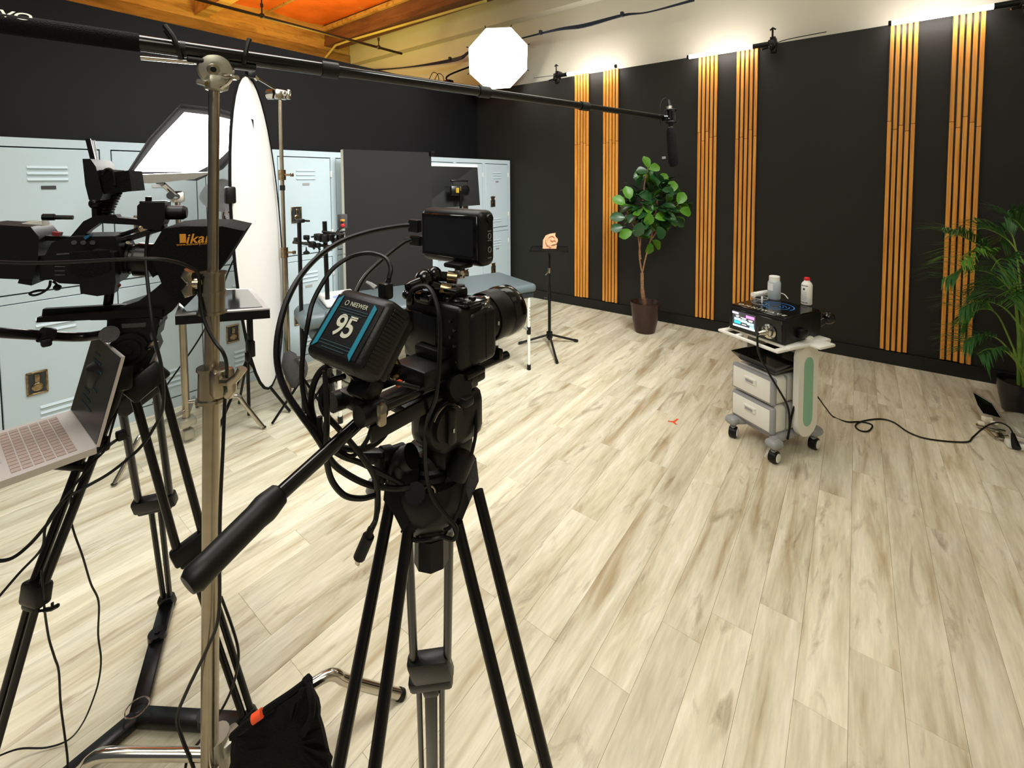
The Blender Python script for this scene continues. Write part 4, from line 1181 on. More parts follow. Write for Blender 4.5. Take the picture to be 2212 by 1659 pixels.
# boom
A = W(470, 117, 1.15); B_ = W(1434, 254, 2.2); bd = (B_ - A).normalized()
t = thing('boom_pole', 'long black boom pole crossing the top of the picture on the c-stand', 'pole', A)
def PB(s): return A + bd * s
Lb = (B_ - A).length
def bs_of(px):  # distance along the boom for a pixel column
    k = (px - CX) / FPX; rel = A - ORG
    X, D = rel.dot(RT), rel.dot(FW); dX, dD = bd.dot(RT), bd.dot(FW)
    return (k * D - X) / (dX - k * dD)
out('pole_section', MB().cyl(PB(bs_of(295)), PB(bs_of(700)), .019, n=20), M_blackg, t)
out('pole_section', MB().cyl(PB(bs_of(700)), PB(bs_of(1045)), .017, n=20), M_blackg, t)
out('pole_section', MB().cyl(PB(bs_of(1045)), PB(bs_of(1262)), .015, n=20), M_blackg, t)
out('pole_section', MB().cyl(PB(bs_of(1262)), B_, .0125, n=20), M_blackg, t)
out('foam_grip', MB().cyl(PB(bs_of(-60)), PB(bs_of(302)), .0215, n=22), M_fabric, t)
out('lower_rod', MB().cyl(PB(bs_of(302)) - V((0, 0, .033)), PB(bs_of(418)) - V((0, 0, .028)), .006, n=10), M_chrome, t)
for px, r in ((712, .0235), (1045, .0205), (1262, .0185)):
    s = bs_of(px); out('locking_collar', MB().cyl(PB(s - .022), PB(s + .022), r, n=20), M_rubber, t)
# cradle on head
t2 = thing('boom_cradle', 'black forked cradle clipping the boom pole to the grip head', 'holder', gc + V((0, 0, .03)))
u = bd; sdv = u.cross(V((0, 0, 1))).normalized()
c0 = A - V((0, 0, .024))
out('base', MB().rbox(c0 + u * .01, (.15, .03, .014), .004, basis(u, sdv)), M_black, t2)
text('lettering', 'NOVO', .034, PB(bs_of(12)) + V((0, 0, .0165)) - FW * .0150, u, V((0, 0, .68)) + FW * .73, M_print, t, bold=.0006)
for s_, lean in ((-.075, -.5), (.055, .25)):
    for k in (-1, 1):
        p = A + u * s_
        out('prong', MB().tube(spline([p - V((0, 0, .024)), p + sdv * .024 * k - V((0, 0, .008)) + u * lean * .01, p + sdv * .026 * k + V((0, 0, .02)) + u * lean * .03, p + sdv * .022 * k + V((0, 0, .045)) + u * lean * .06]), .006, 8), M_rubber, t2)
out('strap', MB().cyl(PB(-.078), PB(-.066), .0195, n=16), M_rubber, t2)
# microphone
mc = W(1448, 262, 2.2)
t = thing('shotgun_microphone', 'black foam-covered shotgun microphone hanging from the boom tip', 'microphone', W(1454, 362, 2.2))
m0, m1 = W(1449, 276, 2.2), W(1455, 361, 2.2); md = (m1 - m0).normalized(); ml = (m1 - m0).length
out('foam_windscreen', MB().lathe(m0, md, [(.015, 0), (.021, .01), (.0225, .03), (.0245, ml * .6), (.0235, ml - .02), (.016, ml - .003), (.001, ml)], 20), M_fabric, t)
out('mic_body', MB().cyl(W(1446, 232, 2.2), m0 + md * .01, .011, n=14), M_blackm, t)
out('silver_ring', MB().cyl(W(1446, 229, 2.2), W(1446, 236, 2.2), .0125, n=14), M_alum, t)
out('chrome_ring', MB().cyl(W(1449, 274, 2.2), W(1449, 279, 2.2), .013, n=14), M_chrome, t)
out('plug', MB().cyl(W(1443, 216, 2.2), W(1445, 229, 2.2), .009, .012, n=12), M_rubber, t)
out('cable', cablepx([(1443, 217, 2.2), (1438, 212, 2.2), (1430, 217, 2.2), (1426, 230, 2.2), (1426, 250, 2.2), (1427, 268, 2.2), (1431, 272, 2.2)], .0018), M_rubber, t)
t = thing('shock_mount', 'black cage shock mount joining microphone to the boom tip', 'mount', W(1448, 265, 2.2))
mb = MB()
for y in (238, 264):
    c = W(1449, y, 2.2); mb.tube([c + (RT * math.cos(k * PI / 8) + FW * math.sin(k * PI / 8)) * .024 for k in range(17)], .004, 6, False)
for k in (0.2, 1.8, 3.4, 5.0):
    q = (RT * math.cos(k) + FW * math.sin(k)) * .024; mb.cyl(W(1449, 236, 2.2) + q, W(1449, 266, 2.2) + q, .004, n=6)
out('cage', mb, M_black, t)
out('swivel', MB().rbox(W(1437, 258, 2.2), (.03, .04, .025), .006).cyl(W(1430, 257, 2.2), W(1448, 258, 2.2), .010, n=10).cyl(W(1434, 252, 2.18), W(1442, 252, 2.18), .006, n=8), M_blackm, t)

# black sandbag on the c-stand leg
t = thing('black_sandbag', 'black fabric sandbag slumped on the c-stand leg at the bottom', 'sandbag', W(605, 1700, 1.2))
pp_ = [(500, 1592), (548, 1556), (600, 1520), (640, 1490), (663, 1472), (684, 1490), (696, 1545), (712, 1610), (719, 1650), (712, 1720), (600, 1745), (498, 1730), (494, 1650)]
P2 = [W(x, y, 1.09) for x, y in pp_]
rr = random.Random(9); P2 = [p + (UP * rr.uniform(-.003, .003) + RT * rr.uniform(-.003, .003)) for p in spline(P2 + [P2[0]], 3)[:-1]]
m0 = sum(P2, V()) / len(P2); rd = (m0 - ORG).normalized(); nn = len(P2); mb = MB()
lay = [(.35, -.035), (.7, -.022), (.90, -.008), (1, .02), (.98, .05), (.88, .075), (.66, .09), (.32, .095)]
rr = random.Random(5)
for s_, dz in lay: mb.v += [m0 + (p - m0) * s_ + rd * (dz + rr.uniform(-.007, .007) * (1.2 - abs(s_ - .7))) for p in P2]
for l in range(len(lay) - 1):
    for k in range(nn): mb.f.append((l * nn + k, l * nn + (k + 1) % nn, (l + 1) * nn + (k + 1) % nn, (l + 1) * nn + k))
mb.f.append(tuple(reversed(range(nn)))); mb.f.append(tuple(range((len(lay) - 1) * nn, len(lay) * nn)))
out('bag', mb, M_fabric, t)
out('strap', MB().tube(spline([W(500, 1592, 1.075), W(530, 1566, 1.075), W(580, 1530, 1.085), W(625, 1500, 1.095), W(660, 1474, 1.105)]), .008, 6), M_fabric, t)
out('tie', MB().rbox(W(664, 1476, 1.105), (.022, .022, .03), .006).tube(spline([W(666, 1480, 1.095), W(674, 1510, 1.065), W(672, 1550, 1.060), W(655, 1585, 1.055)]), .008, 6), M_fabric, t)
out('orange_tape', MB().cyl(W(546, 1554, 1.070), W(566, 1540, 1.075), .0105, n=12), M_orangetag, t)

# ================================================================== LEFT BROADCAST CAMERA ON TRIPOD
P0 = V((-1.65, .33, 0)); yh = V((.456, .89, 0)).normalized(); xh = V((yh.y, -yh.x, 0))
R2 = basis(xh, yh)
def C2(px, py, o=0.0): return on(px, py, P0 + xh * o, xh)
def poly2(pts, o0, o1):  # traced side outline at the near offset, real width across
    q = [C2(x, y, o0) for x, y in pts]; return MB().prism(q, xh * (o1 - o0))
def tu(pts, r, o=0.0, n=8): return MB().tube(spline([C2(x, y, o) for x, y in pts], 4), r, n)

t = thing('broadcast_tripod', 'black twin-tube tripod under the left camera with floor spreader', 'tripod', V((P0.x, P0.y, 0)))
out('bowl', MB().lathe(V((P0.x, P0.y, C2(285, 832).z)), (0, 0, 1), [(.055, 0), (.075, .03), (.075, .075), (.060, .085)], 26), M_black, t)
cz = C2(285, 832).z
ft1, ft2 = F(362, 1306, .012), F(543, 1570, .012)
spc = V((P0.x, P0.y, .02)); spc = F(297, 1548, .02)
ft3 = F(-90, 1880, .012)
ldata = [((265, 891, 1.33), (336, 839, 1.37), (300, 1085, 1.52), (367, 1070, 1.54), ft1),
         ((292, 862, 1.24), (347, 816, 1.28), (383, 1190, 1.27), (437, 1150, 1.31), ft2),
         ((232, 840, 1.22), (262, 835, 1.20), (72, 1262, 1.10), (92, 1268, 1.09), ft3)]
for a, b_, c, d, f_ in ldata:
    pa, pb_, pc_, pd = W(*a), W(*b_), W(*c), W(*d)
    lg = out('leg', MB().cyl(pa, pc_, .0105, n=12).cyl(pb_, pd, .0105, n=12), M_blackm, t)
    mc_ = (pc_ + pd) / 2; ud = (pd - pc_).normalized(); dn = (f_ - mc_).normalized()
    Rk = basis(ud, dn)
    out('leg_clamp', MB().rbox(mc_ + dn * .015, ((pd - pc_).length + .034, .050, .034), .008, Rk).rbox(mc_ + dn * .042, ((pd - pc_).length + .01, .02, .026), .006, Rk), M_black, lg)
    out('lower_tube', MB().cyl(mc_ + dn * .03 - ud * .014, f_ - ud * .01 - dn * .03, .0085, n=10).cyl(mc_ + dn * .03 + ud * .014, f_ + ud * .01 - dn * .03, .0085, n=10), M_blackm, lg)
    out('foot', MB().rbox(f_ - dn * .02, (.05, .05, .03), .008, Rk), M_rubber, lg)
    out('shoulder', MB().rbox((pa + pb_) / 2 - dn * .02, ((pb_ - pa).length + .03, .06, .035), .008, basis((pb_ - pa), dn)), M_black, lg)
for f_ in (ft1, ft2, ft3):
    f2 = V((f_.x, f_.y, .022)); d = f2 - spc; s_ = V((-d.y, d.x, 0)).normalized()
    ar = out('spreader_arm', MB().rbox((spc + f2) / 2, (d.length, .046, .022), .005, basis(d, s_)), M_blackm, t)
    m_ = spc.lerp(f2, .62)
    out('adjust_knob', MB().cyl(m_ + V((0, 0, .005)), m_ + V((0, 0, .026)), .027, n=20).cyl(m_ + V((0, 0, .026)), m_ + V((0, 0, .030)), .008, n=10), M_black if f_ is not ft1 else M_blackm, ar)
out('pull_ring', MB().tube([spc + V((.028 * math.cos(k * PI / 10), .028 * math.sin(k * PI / 10), .028)) for k in range(21)], .002, 6, False), M_chrome, t)
# fluid head
t = thing('fluid_head', 'black fluid head with pan bar under the left camera', 'tripod head', V((P0.x, P0.y, cz + .07)))
hc = C2(290, 742)
out('tilt_drum', MB().cyl(hc - xh * .055, hc + xh * .055, .045, n=28).cyl(hc + xh * .055, hc + xh * .062, .030, n=22).cyl(hc + xh * .062, hc + xh * .066, .012, n=14), M_black, t)
out('housing', poly2([(232, 690), (340, 686), (345, 706), (322, 720), (335, 760), (318, 796), (250, 800), (248, 745), (228, 728)], .045, -.045), M_black, t)
out('grey_band', poly2([(262, 700), (316, 697), (314, 706), (264, 709)], .047, .044), M_fabric2, t)
out('top_plate', poly2([(180, 680), (350, 668), (352, 690), (195, 692)], .035, -.035), M_black, t)
out('rail', poly2([(92, 668), (250, 659), (350, 655), (350, 672), (90, 683)], .028, .012), M_blackm, t)
out('rail', poly2([(80, 686), (250, 672), (350, 668), (350, 684), (78, 697)], .055, .040), M_blackm, t)
pb1 = C2(228, 722, .05); pb2 = W(160, 728, 1.22); pb3 = W(-40, 716, 1.05)
ph = out('pan_bar', MB().tube(spline([pb1, pb2, pb3]), .0125, 12), M_blackm, t)
out('bar_collar', MB().cyl(W(88, 723, 1.15), W(112, 725, 1.17), .019, n=14).rbox(W(100, 740, 1.15), (.02, .02, .02), .005), M_rubber, ph)
out('drag_knob', MB().cyl(C2(236, 722, .05), C2(236, 722, .085), .022, n=18), M_fabric2, t)
out('tension_grip', MB().tube([C2(318, 752, .05), C2(330, 742, .06), C2(338, 733, .06)], .008, 8), M_chrome, t)

# camera body
t = thing('broadcast_camera', 'black camcorder rig with top handle and battery on left tripod', 'camera', C2(200, 640))
out('body', poly2([(112, 524), (150, 512), (248, 510), (262, 540), (262, 590), (244, 618), (128, 612), (98, 598), (95, 555)], .06, -.06), M_black, t)
out('grip', poly2([(172, 618), (176, 560), (200, 540), (246, 546), (250, 610), (246, 634), (210, 640), (174, 634)], .095, .06), M_black, t)
out('grip_strap', poly2([(150, 545), (235, 540), (238, 585), (190, 600), (152, 592)], .10, .094), M_fabric, t)
out('battery', poly2([(-40, 484), (66, 490), (84, 512), (82, 560), (70, 605), (-40, 600)], .055, -.055), M_black, t)
out('battery_plate', poly2([(42, 600), (72, 596), (68, 617), (38, 612)], .05, -.05).add([], []), M_black, t)
out('rear_module', poly2([(84, 553), (112, 550), (112, 604), (86, 606)], .045, -.045), M_black, t)
out('rear_arm', poly2([(78, 508), (150, 512), (150, 522), (78, 519)], .02, .0).add([], []), M_blackm, t)
out('red_plug', poly2([(112, 501), (129, 503), (127, 511), (112, 509)], .03, .01), mat('dark_red', (120, 26, 34), .5), t)
out('blue_plug', poly2([(180, 512), (196, 505), (192, 512), (184, 518)], .07, .05), mat('deep_blue', (30, 90, 130), .5), t)
out('white_mount', poly2([(46, 482), (90, 476), (92, 490), (90, 512), (74, 506), (58, 488)], .0, -.04), M_white, t)
out('lens', MB().cyl(C2(248, 558), C2(300, 560), .040, n=24).cyl(C2(296, 560), C2(330, 562), .048, n=24), M_blackm, t)
out('lens_hood_flap', poly2([(320, 532), (352, 518), (352, 560), (330, 600), (318, 580)], .10, -.10), M_fabric, t)
out('top_handle', poly2([(146, 518), (180, 478), (205, 466), (250, 464), (254, 470), (300, 474), (345, 464), (356, 492), (335, 500), (318, 490), (290, 486), (215, 482), (190, 500), (172, 520)], .018, -.018), M_black, t)
out('vent_ridge', poly2([(122, 548), (152, 546), (152, 549), (122, 551)], .0615, .060), M_fabric2, t)
for k in range(4): out('vent_ridge', poly2([(118, 566 + 9 * k), (140, 566 + 9 * k), (140, 568 + 9 * k), (118, 568 + 9 * k)], .0615, .060), M_fabric2, t)
for k in range(3): out('function_button', MB().cyl(C2(160 + 20 * k, 524, .058), C2(160 + 20 * k, 524, .064), .006, n=10), M_fabric2, t)
for px_ in (262, 278, 292): out('lens_ring', MB().cyl(C2(px_, 559), C2(px_ + 6, 559), .044, n=28), M_rubber, t)
out('focus_handle', MB().cyl(C2(270, 540, .02), C2(276, 524, .05), .005, n=8), M_chrome, t)
out('front_strut', MB().cyl(C2(352, 492), C2(258, 522), .008, n=8).cyl(C2(300, 495), C2(240, 515), .006, n=8), M_blackm, t)
out('support_post', MB().cyl(C2(238, 622), C2(232, 668), .011, n=10), M_blackm, t)
out('red_cap', MB().sph(C2(236, 619, .06), .016, 10, (1.6, 1.6, .6)), mat('dark_red', (120, 26, 34), .5), t)
out('hand_plug', MB().cyl(C2(92, 469), C2(158, 470), .006, n=8).cyl(C2(92, 469), C2(118, 469), .009, n=8), M_blackm, t)
out('lower_cable', tu([(109, 606), (106, 620), (92, 632), (74, 638), (64, 634), (80, 628), (98, 627)], .003), M_rubber, t)
out('dangling_key', tu([(114, 608), (120, 612), (124, 618)], .003).sph(C2(124, 621), .009, 8), M_rubber, t)
t = thing('viewfinder', 'cylindrical black eyepiece viewfinder on the left camera handle', 'viewfinder', C2(330, 475))
out('housing', poly2([(296, 445), (304, 437), (356, 437), (356, 474), (345, 498), (310, 494), (296, 472)], .035, -.035), M_black, t)
out('eyepiece', MB().cyl(C2(354, 459), C2(396, 459), .021, n=20).cyl(C2(396, 459), C2(404, 459), .021, .015, n=20), M_rubber, t)
out('hot_shoe', MB().cyl(C2(321, 425), C2(321, 438), .008, n=10).rbox(C2(332, 436), (.03, .06, .006), .002, R2), M_blackm, t)
t = thing('small_monitor', 'small hooded black field monitor raised above the left camera', 'monitor', C2(215, 435))
out('monitor_body', poly2([(178, 343), (195, 343), (207, 360), (222, 420), (216, 433), (192, 432), (184, 400)], .075, -.075), M_black, t)
out('hood', poly2([(207, 368), (235, 366), (242, 372), (278, 368), (285, 413), (245, 416), (222, 420)], .06, -.06), M_fabric, t)
out('antenna', MB().cyl(C2(190, 300, -.02), C2(205, 362, -.02), .006, n=8), M_blackm, t)
out('bracket', MB().cyl(C2(206, 430), C2(208, 470), .009, n=8).sph(C2(207, 440), .016, 10), M_blackm, t)
out('loop_cable', tu([(220, 378), (228, 366), (240, 366), (246, 380), (248, 400)], .003, .065), M_rubber, t)
hl_ = []
for k in range(0, 97):
    f_ = k / 96; c = C2(222 + 24 * f_, 470 - 52 * f_, -.02); a = f_ * 9 * 2 * PI
    hl_.append(c + yh * .016 * math.cos(a) + xh * .016 * math.sin(a))
tag(out('coiled_cable', MB().tube(hl_, .0035, 6), M_rubber), 'coiled black cable rising from camera handle to small monitor', 'cable')
out('rods', MB().cyl(W(199, 303, 1.5), W(207, 352, 1.5), .0025, n=6).cyl(W(204, 303, 1.5), W(211, 352, 1.5), .002, n=6), M_silver, t)
out('clip', MB().rbox(W(212, 356, 1.5), (.035, .03, .022), .006), M_white, t)

# teleprompter
t = thing('teleprompter', 'teleprompter with black hood and reflecting tray in front of left camera', 'teleprompter', C2(430, 680))
HO = .13
out('hood', poly2([(352, 494), (400, 489), (480, 489), (528, 499), (472, 588), (398, 664), (352, 620), (322, 545)], HO, -HO), M_fabric, t)
out('bracket', poly2([(330, 628), (408, 560), (420, 612), (372, 672), (346, 690), (338, 730), (330, 690), (240, 682), (245, 668), (300, 650)], .04, -.04), M_black, t)
lc = C2(420, 516, HO + .0015)
text('lettering', 'ikan', .036, lc + yh * .010, yh, V((0, 0, 1)), M_gold, t, spacing=1.05, shear=.25, bold=.0006)
out('logo_block', MB().box(C2(395, 515, HO + .001), (.002, .014, .024), R2), M_gold, t)
text('lettering', 'www.ikancorp.com', .0095, C2(417, 527, HO + .0015), yh, V((0, 0, 1)), M_gold, t)
ZT = 1.20
nl, nr, fr, fl_ = F(378, 684, ZT), F(583, 670, ZT), F(545, 626, ZT), F(400, 629, ZT)
out('tray', MB().prism([nl, nr, fr, fl_], (0, 0, -.024)), M_black, t)
cq = (nl + nr + fr + fl_) / 4
out('tray_frame', MB().prism([p + V((0, 0, .001)) for p in (nl, nr, fr, fl_)], (0, 0, .004)), M_silver, t)
out('mirror_screen', MB().prism([cq + (p - cq) * .86 + V((0, 0, .005)) for p in (nl, nr, fr, fl_)], (0, 0, .002)), M_mirror, t)
sx_ = (nr - nl).normalized()
text('lettering', 'ikan', .020, F(487, 680, ZT - .012) - xh * 0 + (V((0, 0, CAMH)) - cq).normalized() * .004, sx_, V((0, 0, 1)), M_greyprint, t, bold=.0003)
# prompter glass leaning inside
g0, g1 = nl.lerp(fl_, .1), nr.lerp(fr, .1)
out('hanging_strap', MB().rbox(W(540, 715, 1.38), (.022, .012, .09), .003).rbox(W(541, 752, 1.38), (.035, .016, .05), .004).rbox(W(535, 770, 1.38), (.018, .012, .03), .003), M_black, t)

# laptop on a bracket
zl = .93
hA, hB = F(152, 886, zl), F(207, 964, zl)       # hinge line (far, near)
hd_ = (hB - hA).normalized(); back_ = V((hd_.y, -hd_.x, 0))
if (F(60, 930, zl) - hA).dot(back_) < 0: back_ = -back_
hB = hA + hd_ * max((hB - hA).length, .30)
fA, fB = hA + back_ * .24, hB + back_ * .24
t = thing('laptop', 'open silver laptop with dark screen on bracket at the left edge', 'laptop', (hA + fB) / 2)
out('base', MB().prism([hA, hB, fB, fA], (0, 0, -.016)), M_lapal, t)
nk = 0
kb0 = hA + back_ * .03 + hd_ * .02; kl = (hB - hA).length - .04
for r_ in range(6):
    for c_ in range(13):
        p = kb0 + back_ * (.009 + r_ * .0185) + hd_ * ((c_ + .5) * kl / 13)
        out('key', MB().box(p + V((0, 0, .0008)), (kl / 13 - .003, .0155, .0016), basis(hd_, back_)), M_key, t)
out('trackpad', MB().box((fA + fB) / 2 - back_ * .055 + V((0, 0, .0004)), (.11, .075, .0008), basis(hd_, back_)), M_silver, t)
# lid: lit edges, screen facing the keyboard
tA, tB = W(206, 734, 1.30), W(258, 781, 1.12)
ldir = (tA - hA); ldir = (ldir - hd_ * ldir.dot(hd_)).normalized()
tA, tB = hA + ldir * .215, hB + ldir * .215
ln_ = hd_.cross(ldir).normalized()
if ln_.dot(back_) > 0: ln_ = -ln_
lid = out('lid', MB().prism([hA, hB, tB, tA], ln_ * .006), M_lapal, t)
ins = lambda p, k=.96: ((hA + hB + tA + tB) / 4) + (p - (hA + hB + tA + tB) / 4) * k
out('screen', MB().prism([ins(hA) - ln_ * .0005, ins(hB) - ln_ * .0005, ins(tB) - ln_ * .0005, ins(tA) - ln_ * .0005], -ln_ * .0006), M_screenoff, lid)
mb = MB()
for k in range(9):
    c0 = hA.lerp(hB, .25) + ldir * (.18 - k * .016) - ln_ * .0016
    mb.prism([c0, c0 + hd_ * (.05 + .03 * ((k * 7) % 3)), c0 + hd_ * (.05 + .03 * ((k * 7) % 3)) - ldir * .005, c0 - ldir * .005], -ln_ * .0002)
out('screen_text', mb, M_tealdim, lid)
t = thing('laptop_bracket', 'black plate and knob clamping the laptop to a tripod leg', 'bracket', (hA + fB) / 2 - V((0, 0, .03)))
c = (hA + hB + fA + fB) / 4
out('plate', MB().rbox(c + V((0, 0, -.021)), (.26, .22, .008), .002, basis(hd_, back_)), M_black, t)
tgt = W(200, 1010, 1.185)
out('clamp', MB().cyl(c + V((0, 0, -.03)), tgt, .012, n=10).rbox(W(215, 962, 1.16), (.03, .04, .035), .008).cyl(W(215, 962, 1.16), W(232, 945, 1.18), .008, n=8), M_blackm, t)

# left cables
tag(out('boom_audio_cable', cablepx([(-30, 565, .98), (60, 568, .98), (150, 566, .99), (250, 561, 1.0), (330, 559, 1.02), (380, 566, 1.05), (410, 578, 1.08), (428, 592, 1.11), (432, 640, 1.12), (440, 690, 1.11), (462, 735, 1.10), (482, 762, 1.09), (490, 795, 1.10), (486, 860, 1.12), (482, 960, 1.10), (476, 1090, 1.09), (474, 1200, 1.09), (472, 1330, 1.10), (448, 1400, 1.11), (405, 1490, 1.12), (383, 1550, 1.13), (395, 1600, 1.14), (418, 1660, 1.15), (422, 1720, 1.15)], .0042), M_rubber), 'black cable crossing the left camera then trailing down the c-stand', 'cable')
tag(out('leg_cable', cablepx([(320, 500, 1.2), (315, 560, 1.2), (322, 640, 1.17), (332, 720, 1.15), (350, 800, 1.17), (352, 880, 1.19), (332, 925, 1.2), (300, 970, 1.18), (240, 1020, 1.15), (180, 1055, 1.12), (140, 1080, 1.1), (100, 1135, 1.08), (60, 1180, 1.05), (20, 1208, 1.02), (-30, 1212, 1.0)], .004), M_rubber), 'thick black cable sagging from left camera past the tripod legs', 'cable')
tag(out('thin_cable', cablepx([(155, 1060, 1.13), (152, 1110, 1.13), (160, 1150, 1.13), (178, 1200, 1.14), (196, 1260, 1.16), (213, 1300, 1.18), (212, 1370, 1.2), (218, 1420, 1.22), (215, 1460, 1.24), (205, 1500, 1.25), (180, 1560, 1.26), (148, 1598, 1.27), (100, 1615, 1.26), (40, 1618, 1.24), (-20, 1640, 1.2)], .0022), M_rubber), 'thin black cable dangling in waves and curving to the left edge', 'cable')
tag(out('thin_cable', cablepx([(90, 1230, 1.08), (94, 1290, 1.08), (98, 1330, 1.1), (106, 1380, 1.12), (118, 1420, 1.13), (127, 1450, 1.14), (131, 1520, 1.15), (140, 1590, 1.16), (146, 1640, 1.17), (147, 1700, 1.18)], .0024), M_rubber), 'thin black cable hanging straight beside the nearest left tripod leg', 'cable')
tag(out('thin_cable', cablepx([(-20, 1310, 1.0), (40, 1240, 1.02), (90, 1185, 1.05), (98, 1140, 1.07), (120, 1100, 1.08), (160, 1050, 1.11), (200, 1000, 1.13), (228, 970, 1.15), (240, 930, 1.17), (258, 870, 1.2)], .0028), M_rubber), 'thin black cable slanting up left beneath the laptop to tripod head', 'cable')
tag(out('hanging_clip', MB().rbox(W(262, 940, 1.17), (.03, .02, .02), .004).tube(spline([W(228, 968, 1.14), W(245, 955, 1.15), W(262, 945, 1.17), W(280, 940, 1.18)]), .004, 6), M_rubber), 'small black clip dangling on cable by the tripod leg', 'clip')
c = W(110, 1310, 1.1)
tag(out('leg_lever', MB().cyl(W(84, 1320, 1.09), W(96, 1318, 1.09), .003, n=6).tube([W(96, 1318, 1.09), W(112, 1315, 1.09), W(125, 1308, 1.09)], .005, 6).cyl(W(113, 1314, 1.09), W(113, 1302, 1.09), .003, n=6), M_rubber), 'small black lever sticking out beside left tripod leg joint', 'lever')
tag(out('spreader_cable', cablepx([(478, 1290, 1.2), (500, 1350, 1.22), (514, 1400, 1.23), (513, 1440, 1.24), (500, 1490, 1.25), (475, 1540, 1.25), (440, 1590, 1.24), (405, 1640, 1.2), (398, 1700, 1.18)], .0035), M_rubber), 'black cable bowing right of the chrome stand near the sandbag', 'cable')

# ================================================================== FOREGROUND RIG (aligned with the room axes)
# tripod
t = thing('camera_tripod', 'large black twin-tube tripod in the foreground under the main camera', 'tripod', V((-.54, .49, 0)))
bc = W(930, 1040, .74)
out('bowl', MB().lathe(bc + V((0, 0, -.03)), (0, 0, 1), [(.030, -.05), (.05, -.02), (.062, .0), (.064, .035), (.058, .05), (.050, .052)], 30), M_black, t)
sh = [((845, 1075, .70), (885, 1125, .69), (735, 1640, .60), (812, 1640, .59), (722, 2300, .5), (800, 2300, .5), .0088),
      ((988, 1130, .70), (1032, 1060, .72), (1112, 1640, .63), (1176, 1640, .65), (1250, 2300, .56), (1290, 2300, .58), .0088)]
for a, b_, c, d, e, f_, r in sh:
    pa, pb_, pc_, pd = W(*a), W(*b_), W(*c), W(*d)
    k1 = (pc_ - pa).normalized(); k2 = (pd - pb_).normalized()
    e1 = pa + k1 * ((.45 - pa.z) / k1.z); e2 = pb_ + k2 * ((.45 - pb_.z) / k2.z)
    lg = out('leg', MB().cyl(pa, e1, r, n=16).cyl(pb_, e2, r, n=16), M_blackm, t)
    mm_ = (e1 + e2) / 2; dn = (k1 + k2).normalized(); ft_ = mm_ + dn * ((.02 - mm_.z) / dn.z)
    ud = (e2 - e1).normalized()
    out('leg_clamp', MB().rbox(mm_, ((e2 - e1).length + .03, .06, .035), .008, basis(ud, dn)), M_black, lg)
    out('lower_tube', MB().cyl(mm_, ft_, .010, n=12), M_blackm, lg)
    out('foot', MB().cyl(ft_ - dn * .05, ft_, .02, n=14), M_rubber, lg)
# rear leg seen between the other two
pa, pb_ = W(882, 1150, .80), W(970, 1140, .80)
pc_, pd = W(895, 1450, .95), W(966, 1440, .95)
lg = out('leg', MB().cyl(pa, pc_, .0085, n=14).cyl(pb_, pd, .0085, n=14), M_blackm, t)
mm_ = (pc_ + pd) / 2; ud = (pd - pc_).normalized(); dn = ((pc_ - pa).normalized() + (pd - pb_).normalized()).normalized()
Rk = basis(ud, dn)
out('leg_clamp', MB().rbox(mm_ - dn * .01, (.088, .075, .032), .010, Rk).rbox(mm_ + dn * .04, (.092, .035, .030), .008, Rk).rbox(mm_ + dn * .068, (.034, .03, .026), .006, Rk), M_black, lg)
text('lettering', 'MAX', .011, mm_ - dn * .022 + Rk @ V((.02, 0, .0168)), ud, -dn, M_greyprint, lg)
ft_ = mm_ + dn * ((.02 - mm_.z) / dn.z)
s_ = V((0, 0, 0))
out('lower_tube', MB().cyl(mm_ - ud * .026, ft_ - ud * .026, .0062, n=10).cyl(mm_ + ud * .024, ft_ + ud * .024, .0062, n=10).rbox(mm_.lerp(ft_, .5), ((ft_ - mm_).length, .026, .02), .004, basis(dn, ud)), M_blackm, lg)
out('foot', MB().cyl(ft_ - dn * .03, ft_, .02, n=12), M_rubber, lg)
# shoulders of the bowl
out('shoulder', MB().prism([W(835, 1010, .70), W(872, 975, .70), W(905, 1010, .69), W(900, 1100, .68), W(897, 1150, .68), W(870, 1150, .68), W(850, 1110, .68), W(828, 1080, .69)], ray(870, 1060) * .06), M_black, t)
out('shoulder', MB().prism([W(960, 1040, .70), W(1000, 975, .72), W(1024, 985, .73), W(1032, 1040, .73), W(1010, 1090, .72), W(988, 1150, .70), W(965, 1130, .69)], ray(1000, 1060) * .06), M_black, t)
out('strap_band', MB().prism([W(1000, 1040, .715), W(1028, 990, .725), W(1034, 1040, .725), W(1008, 1100, .715)], fw * .004), M_fabric2, t)
out('shoulder_cap', MB().tube(spline([W(850, 1040, .68), W(862, 1000, .675), W(890, 985, .67)]), [.010] * 3 + [.016] * 6 + [.019] * 4, 14), M_rubber, t)
out('shoulder_cap', MB().tube([W(985, 1030, .69), W(1006, 980, .695)], .0165, 16), M_rubber, t)
out('medallion', MB().cyl(W(897, 1065, .675), W(897, 1066, .668), .015, n=20), M_blackm, t)
out('centre_post', MB().cyl(W(932, 1080, .72), W(932, 1215, .71), .0235, n=20).cyl(W(932, 1150, .712), W(932, 1212, .71), .0265, n=8), M_black, t)
out('hook_ring', MB().tube([W(928, 1062, .685) + (RT * math.cos(k * PI / 8) + UP * math.sin(k * PI / 8)) * .0085 for k in range(17)], .0014, 6, False), M_steel, t)

